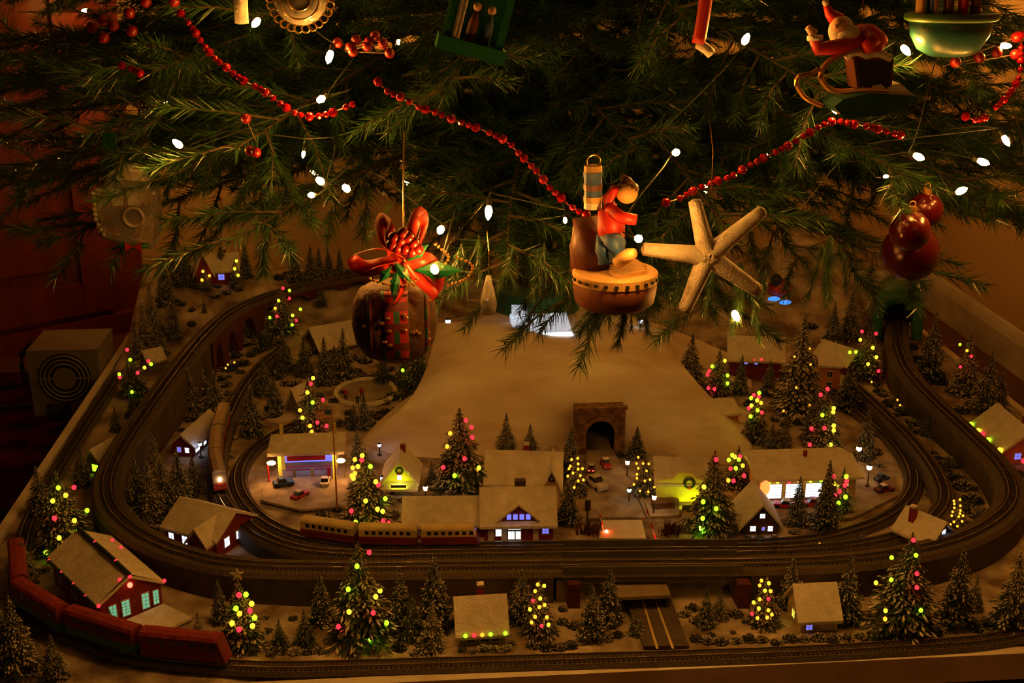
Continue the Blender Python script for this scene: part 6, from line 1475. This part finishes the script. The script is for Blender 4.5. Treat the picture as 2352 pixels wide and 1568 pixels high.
m.tube([D(1925, 48, 0), D(1905, 30, 0), D(1896, 10, 0.002)], [0.010, 0.006, 0.003], 10)
m.cur = 1; m.sph(D(1932, 70, -0.004), 0.0155, 14, 10, (1, 0.8, 1.1)); m.sph(D(1896, 6, 0), 0.004, 8, 6); m.tube([D(1872, 92, -0.018), D(1872, 82, -0.018)], 0.0095, 10); m.sph(D(1948, 78, -0.012), 0.012, 10, 8, (1.2, 0.7, 1))
m.cur = 2; m.sph(D(1928, 58, -0.010), 0.010, 12, 8); m.sph(D(1921, 60, -0.020), 0.003, 6, 5); m.tube([D(1870, 78, -0.018), D(1855, 62, -0.018)], [0.006, 0.004], 8)
m.build('rider', ['red', 'wool', 'skin'], t, True); hook(t, 0.09, 0.08)
# teal bowl ornament
t, p, s = hang('teal_bowl_ornament', 'teal bowl shaped ornament with lime rim at the upper right', 2182, 75, 0.06)
u = 100 * s
m = MB(); m.lathe([(0.1 * u, -0.56 * u), (0.45 * u, -0.54 * u), (0.75 * u, -0.38 * u), (0.95 * u, -0.05 * u), (1.0 * u, 0.35 * u), (0.9 * u, 0.36 * u)], 32, X=Matrix.Diagonal((1, 0.7, 1, 1))); m.build('bowl', 'tealglaze', t, True)
m = MB(); m.torus((0, 0, 0.37 * u), 1.04 * u, 0.10 * u, 32, 8, Matrix.Diagonal((1, 0.7, 1, 1))); m.build('rim', 'limerim', t, True)
for k, (x, hh, mt_) in enumerate(((-0.82, 0.9, 'tan'), (-0.5, 0.5, 'tan'), (-0.15, 0.8, 'terracotta'), (0.2, 0.7, 'red'), (0.5, 0.8, 'terracotta'), (-0.55, 0.95, 'bluepaint'))):
    m = MB(); m.tube([(x * u, -0.1 * u, 0.3 * u), (x * u * 1.02, -0.1 * u, (0.35 + hh) * u)], [0.11 * u, 0.13 * u], 10); m.build('toy_leg', mt_, t, True)
hook(t, 0.35 * u + 0.03, 0.06)
# green lantern box ornament
t, p, s = hang('green_booth_ornament', 'green booth ornament with glass tubes and tiny figures at the top middle', 1080, 110, 0.05)
p_ = p; SY = p.y
tilt = Matrix.Rotation(R(15), 4, 'Y')
u = 75 * s
m = MB(); m.box((0, 0, 0), (u * 2.1, u * 1.5, u * 0.42), X=tilt); m.build('base', 'greenplastic', t)
for (x, y) in ((-0.8, -0.5), (0.8, -0.5), (-0.8, 0.5), (0.8, 0.5)):
    m = MB(); m.box((x * u, y * u, u * 1.2), (u * 0.24, u * 0.24, u * 2.2), X=tilt); m.build('post', 'greenplastic', t)
for x in (-0.62, -0.5):
    m = MB(); m.cyl((x * u, -0.66 * u, 0.25 * u), (x * u, -0.66 * u, 2.1 * u), 0.07 * u, None, 8, tilt); m.build('glass_tube', 'glass', t)
m = MB(); m.box((0, u * 0.4, u * 1.2), (u * 1.5, u * 0.06, u * 2.1), X=tilt); m.build('back_panel', 'greenplastic', t)
for x, mt_ in ((-0.1, 'terracotta'), (0.35, 'bluepaint')):
    m = MB(); m.cur = 0; m.tube([tilt @ Vector((x * u, -0.3 * u, 0.2 * u)), tilt @ Vector((x * u, -0.3 * u, 0.8 * u)), tilt @ Vector((x * u, -0.3 * u, 1.1 * u))], [0.17 * u, 0.15 * u, 0.06 * u], 10); m.cur = 1; m.sph(tilt @ Vector((x * u, -0.3 * u, 1.25 * u)), 0.13 * u, 10, 7); m.build('tiny_figure', [mt_, 'skin'], t, True)
m = MB(); m.box((0, 0, u * 2.4), (u * 2.1, u * 1.5, u * 0.3), X=tilt); m.build('roof', 'greenplastic', t)
# clear glass ornament left
t, p, s = hang('glass_house_ornament', 'clear glass house shaped ornament with a painted bow hanging at the left', 300, 480, Y=1.86)
u = 78 * s
m = MB(); m.prism([(-0.9 * u, -0.75 * u), (0.55 * u, -1.15 * u), (0.8 * u, -0.7 * u), (0.85 * u, 0.55 * u), (0.45 * u, 0.95 * u), (-0.3 * u, 0.95 * u), (-0.95 * u, 0.6 * u)], -0.4 * u, 0.4 * u, 'y'); b_ = m.build('glass_body', 'glass', t)
bv = b_.modifiers.new('bevel', 'BEVEL'); bv.width = 0.006; bv.segments = 3
M['frost'] = mat('frosted_glass', (0.62, 0.58, 0.48), 0.25, 0, (0.45, 0.42, 0.34), 50, 0.6, 70)
m = MB(); m.prism([(-0.7 * u, 0.62 * u), (0.6 * u, 0.55 * u), (0.5 * u, 1.2 * u), (0.1 * u, 1.3 * u), (-0.4 * u, 1.15 * u)], -0.36 * u, 0.36 * u, 'y'); b_ = m.build('roof_cap', 'frost', t)
bv = b_.modifiers.new('bevel', 'BEVEL'); bv.width = 0.006; bv.segments = 3
m = MB(); m.torus((0, 0, 0), 0.27 * u, 0.05 * u, 24, 6, Matrix.Translation((0.15 * u, -0.42 * u, -0.15 * u)) @ Matrix.Rotation(math.pi / 2, 4, 'X')); m.build('round_window', 'frost', t, True)
m = MB(); m.box((-0.25 * u, -0.42 * u, 0.45 * u), (0.3 * u, 0.06 * u, 0.5 * u)); m.box((0.2 * u, -0.42 * u, 0.45 * u), (0.3 * u, 0.06 * u, 0.5 * u)); m.build('relief_window', 'frost', t)
for k in range(9):
    m = MB(); q = Vector((-0.92 * u, -0.38 * u, (0.55 - 0.15 * k) * u)); m.sph(q + Vector((max(0, k - 5) * 0.06 * u, 0, 0)), 0.07 * u, 8, 6); m.build('glass_bead', 'frost', t, True)
m = MB(); m.tube(spline([(-0.35 * u, -0.42 * u, -0.95 * u), (0.0, -0.44 * u, -1.02 * u), (0.5 * u, -0.42 * u, -0.98 * u)], 0.01), 0.07 * u, 8); m.build('painted_garland', 'ceramicgreen', t, True)
for sg in (-1, 1):
    m = MB(); m.prism([(0.08 * u, -0.98 * u), (0.08 * u + sg * 0.22 * u, -0.86 * u), (0.08 * u + sg * 0.22 * u, -1.12 * u)], -0.56 * u, -0.50 * u, 'y'); m.build('painted_bow', 'red', t)
m = MB(); m.tube([(-0.1 * u, 0, 1.2 * u), (-0.08 * u, 0.01, 1.7 * u), (-0.1 * u, 0.03, 2.3 * u)], 0.001, 5); m.build('hanger', 'gold', t)
m = MB(); m.box((-0.28 * u, -0.02, 2.0 * u), (0.36 * u, 0.008, 0.55 * u)); m.build('green_tag', 'greenplastic', t)
# gold filigree glass ornament top left
t, p, s = hang('gold_filigree_ornament', 'gold rimmed glass bauble with filigree at the top left', 690, -5, 0.07)
u = 72 * s
m = MB(); m.sph((0, 0, 0), u * 0.86, 24, 16, (1, 0.7, 1)); m.build('glass_core', 'glass', t, True)
for k in range(26):
    a = 6.283 * k / 26
    m = MB(); m.torus((0, 0, 0), u * 0.12, u * 0.03, 12, 5, Matrix.Translation((u * 0.95 * math.cos(a), -0.1 * u, u * 0.95 * math.sin(a))) @ Matrix.Rotation(math.pi / 2, 4, 'X')); m.build('rim_loop', 'gold', t)
for q in (0.35, 0.62):
    m = MB(); m.torus((0, 0, 0), u * q, u * 0.03, 26, 5, Matrix.Translation((0, -0.58 * u, 0)) @ Matrix.Rotation(math.pi / 2, 4, 'X')); m.build('gold_ring', 'gold', t)
# white icicle candle and candy cane
t, p, s = hang('white_candle_ornament', 'plain white stick ornament hanging at the top left beside the gold bauble', 553, 20, 0.07)
m = MB(); m.tube([(0, 0, -0.018), (0, 0, -0.017), (0.0006, 0, 0.01), (0, 0, 0.05), (0, 0, 0.052)], [0.004, 0.0085, 0.0085, 0.0085, 0.004], 14); m.build('stick', 'wool', t, True)
m = MB(); m.tube([(0, 0, 0.052), (0.002, 0.01, 0.09)], 0.0007, 4); m.build('hanger', 'gold', t)
t, p, s = hang('candy_stick_ornament', 'red candy stick with white bent tip hanging at the top right', 1612, 60, 0.07)
SY = p.y
def D(x, y, dy=0.0): return at(x, y, SY + dy) - p
m = MB(); m.tube(spline([D(1624, -30), D(1618, 20), D(1610, 70), D(1604, 100)], 0.01), 0.0078, 12); m.build('stick', 'red', t, True)
m = MB(); m.tube(spline([D(1604, 100), D(1612, 106), D(1622, 112), D(1634, 124)], 0.004), [0.0078] * 3 + [0.006] * 20 if False else 0.006, 10); m.build('white_tip', 'wool', t, True)
# glass icicle
t, p, s = hang('glass_drop_ornament', 'clear glass drop hanging above the mountain top', 1122, 680, Y=1.42)
m = MB(); m.lathe([(0.002, -0.024), (0.008, -0.021), (0.0105, -0.012), (0.009, 0.002), (0.005, 0.016), (0.003, 0.026)], 18); m.build('drop', 'glass', t, True); hook(t, 0.026, 0.05)
# lantern with blue glowing eyes at the back right and red wing
t, p, s = hang('red_bird_ornament', 'small red ornament with two blue glowing spots behind the starfish', 1790, 668, Y=1.75)
m = MB(); m.sph((0, 0, 0.004), 0.017, 14, 10, (1.2, 0.7, 0.9)); m.build('body', 'ribbon', t, True)
m = MB(); m.sph((-0.008, -0.006, 0.02), 0.009, 10, 8); m.build('dark_cap', 'black', t, True)
for x, z in ((-0.012, -0.008), (0.006, -0.014)):
    m = MB(); m.sph((x, -0.014, z), 0.0055, 10, 6, (1.8, 0.6, 0.7)); m.build('blue_spot', 'lit_bluespot', t, True)
hook(t, 0.026, 0.06)
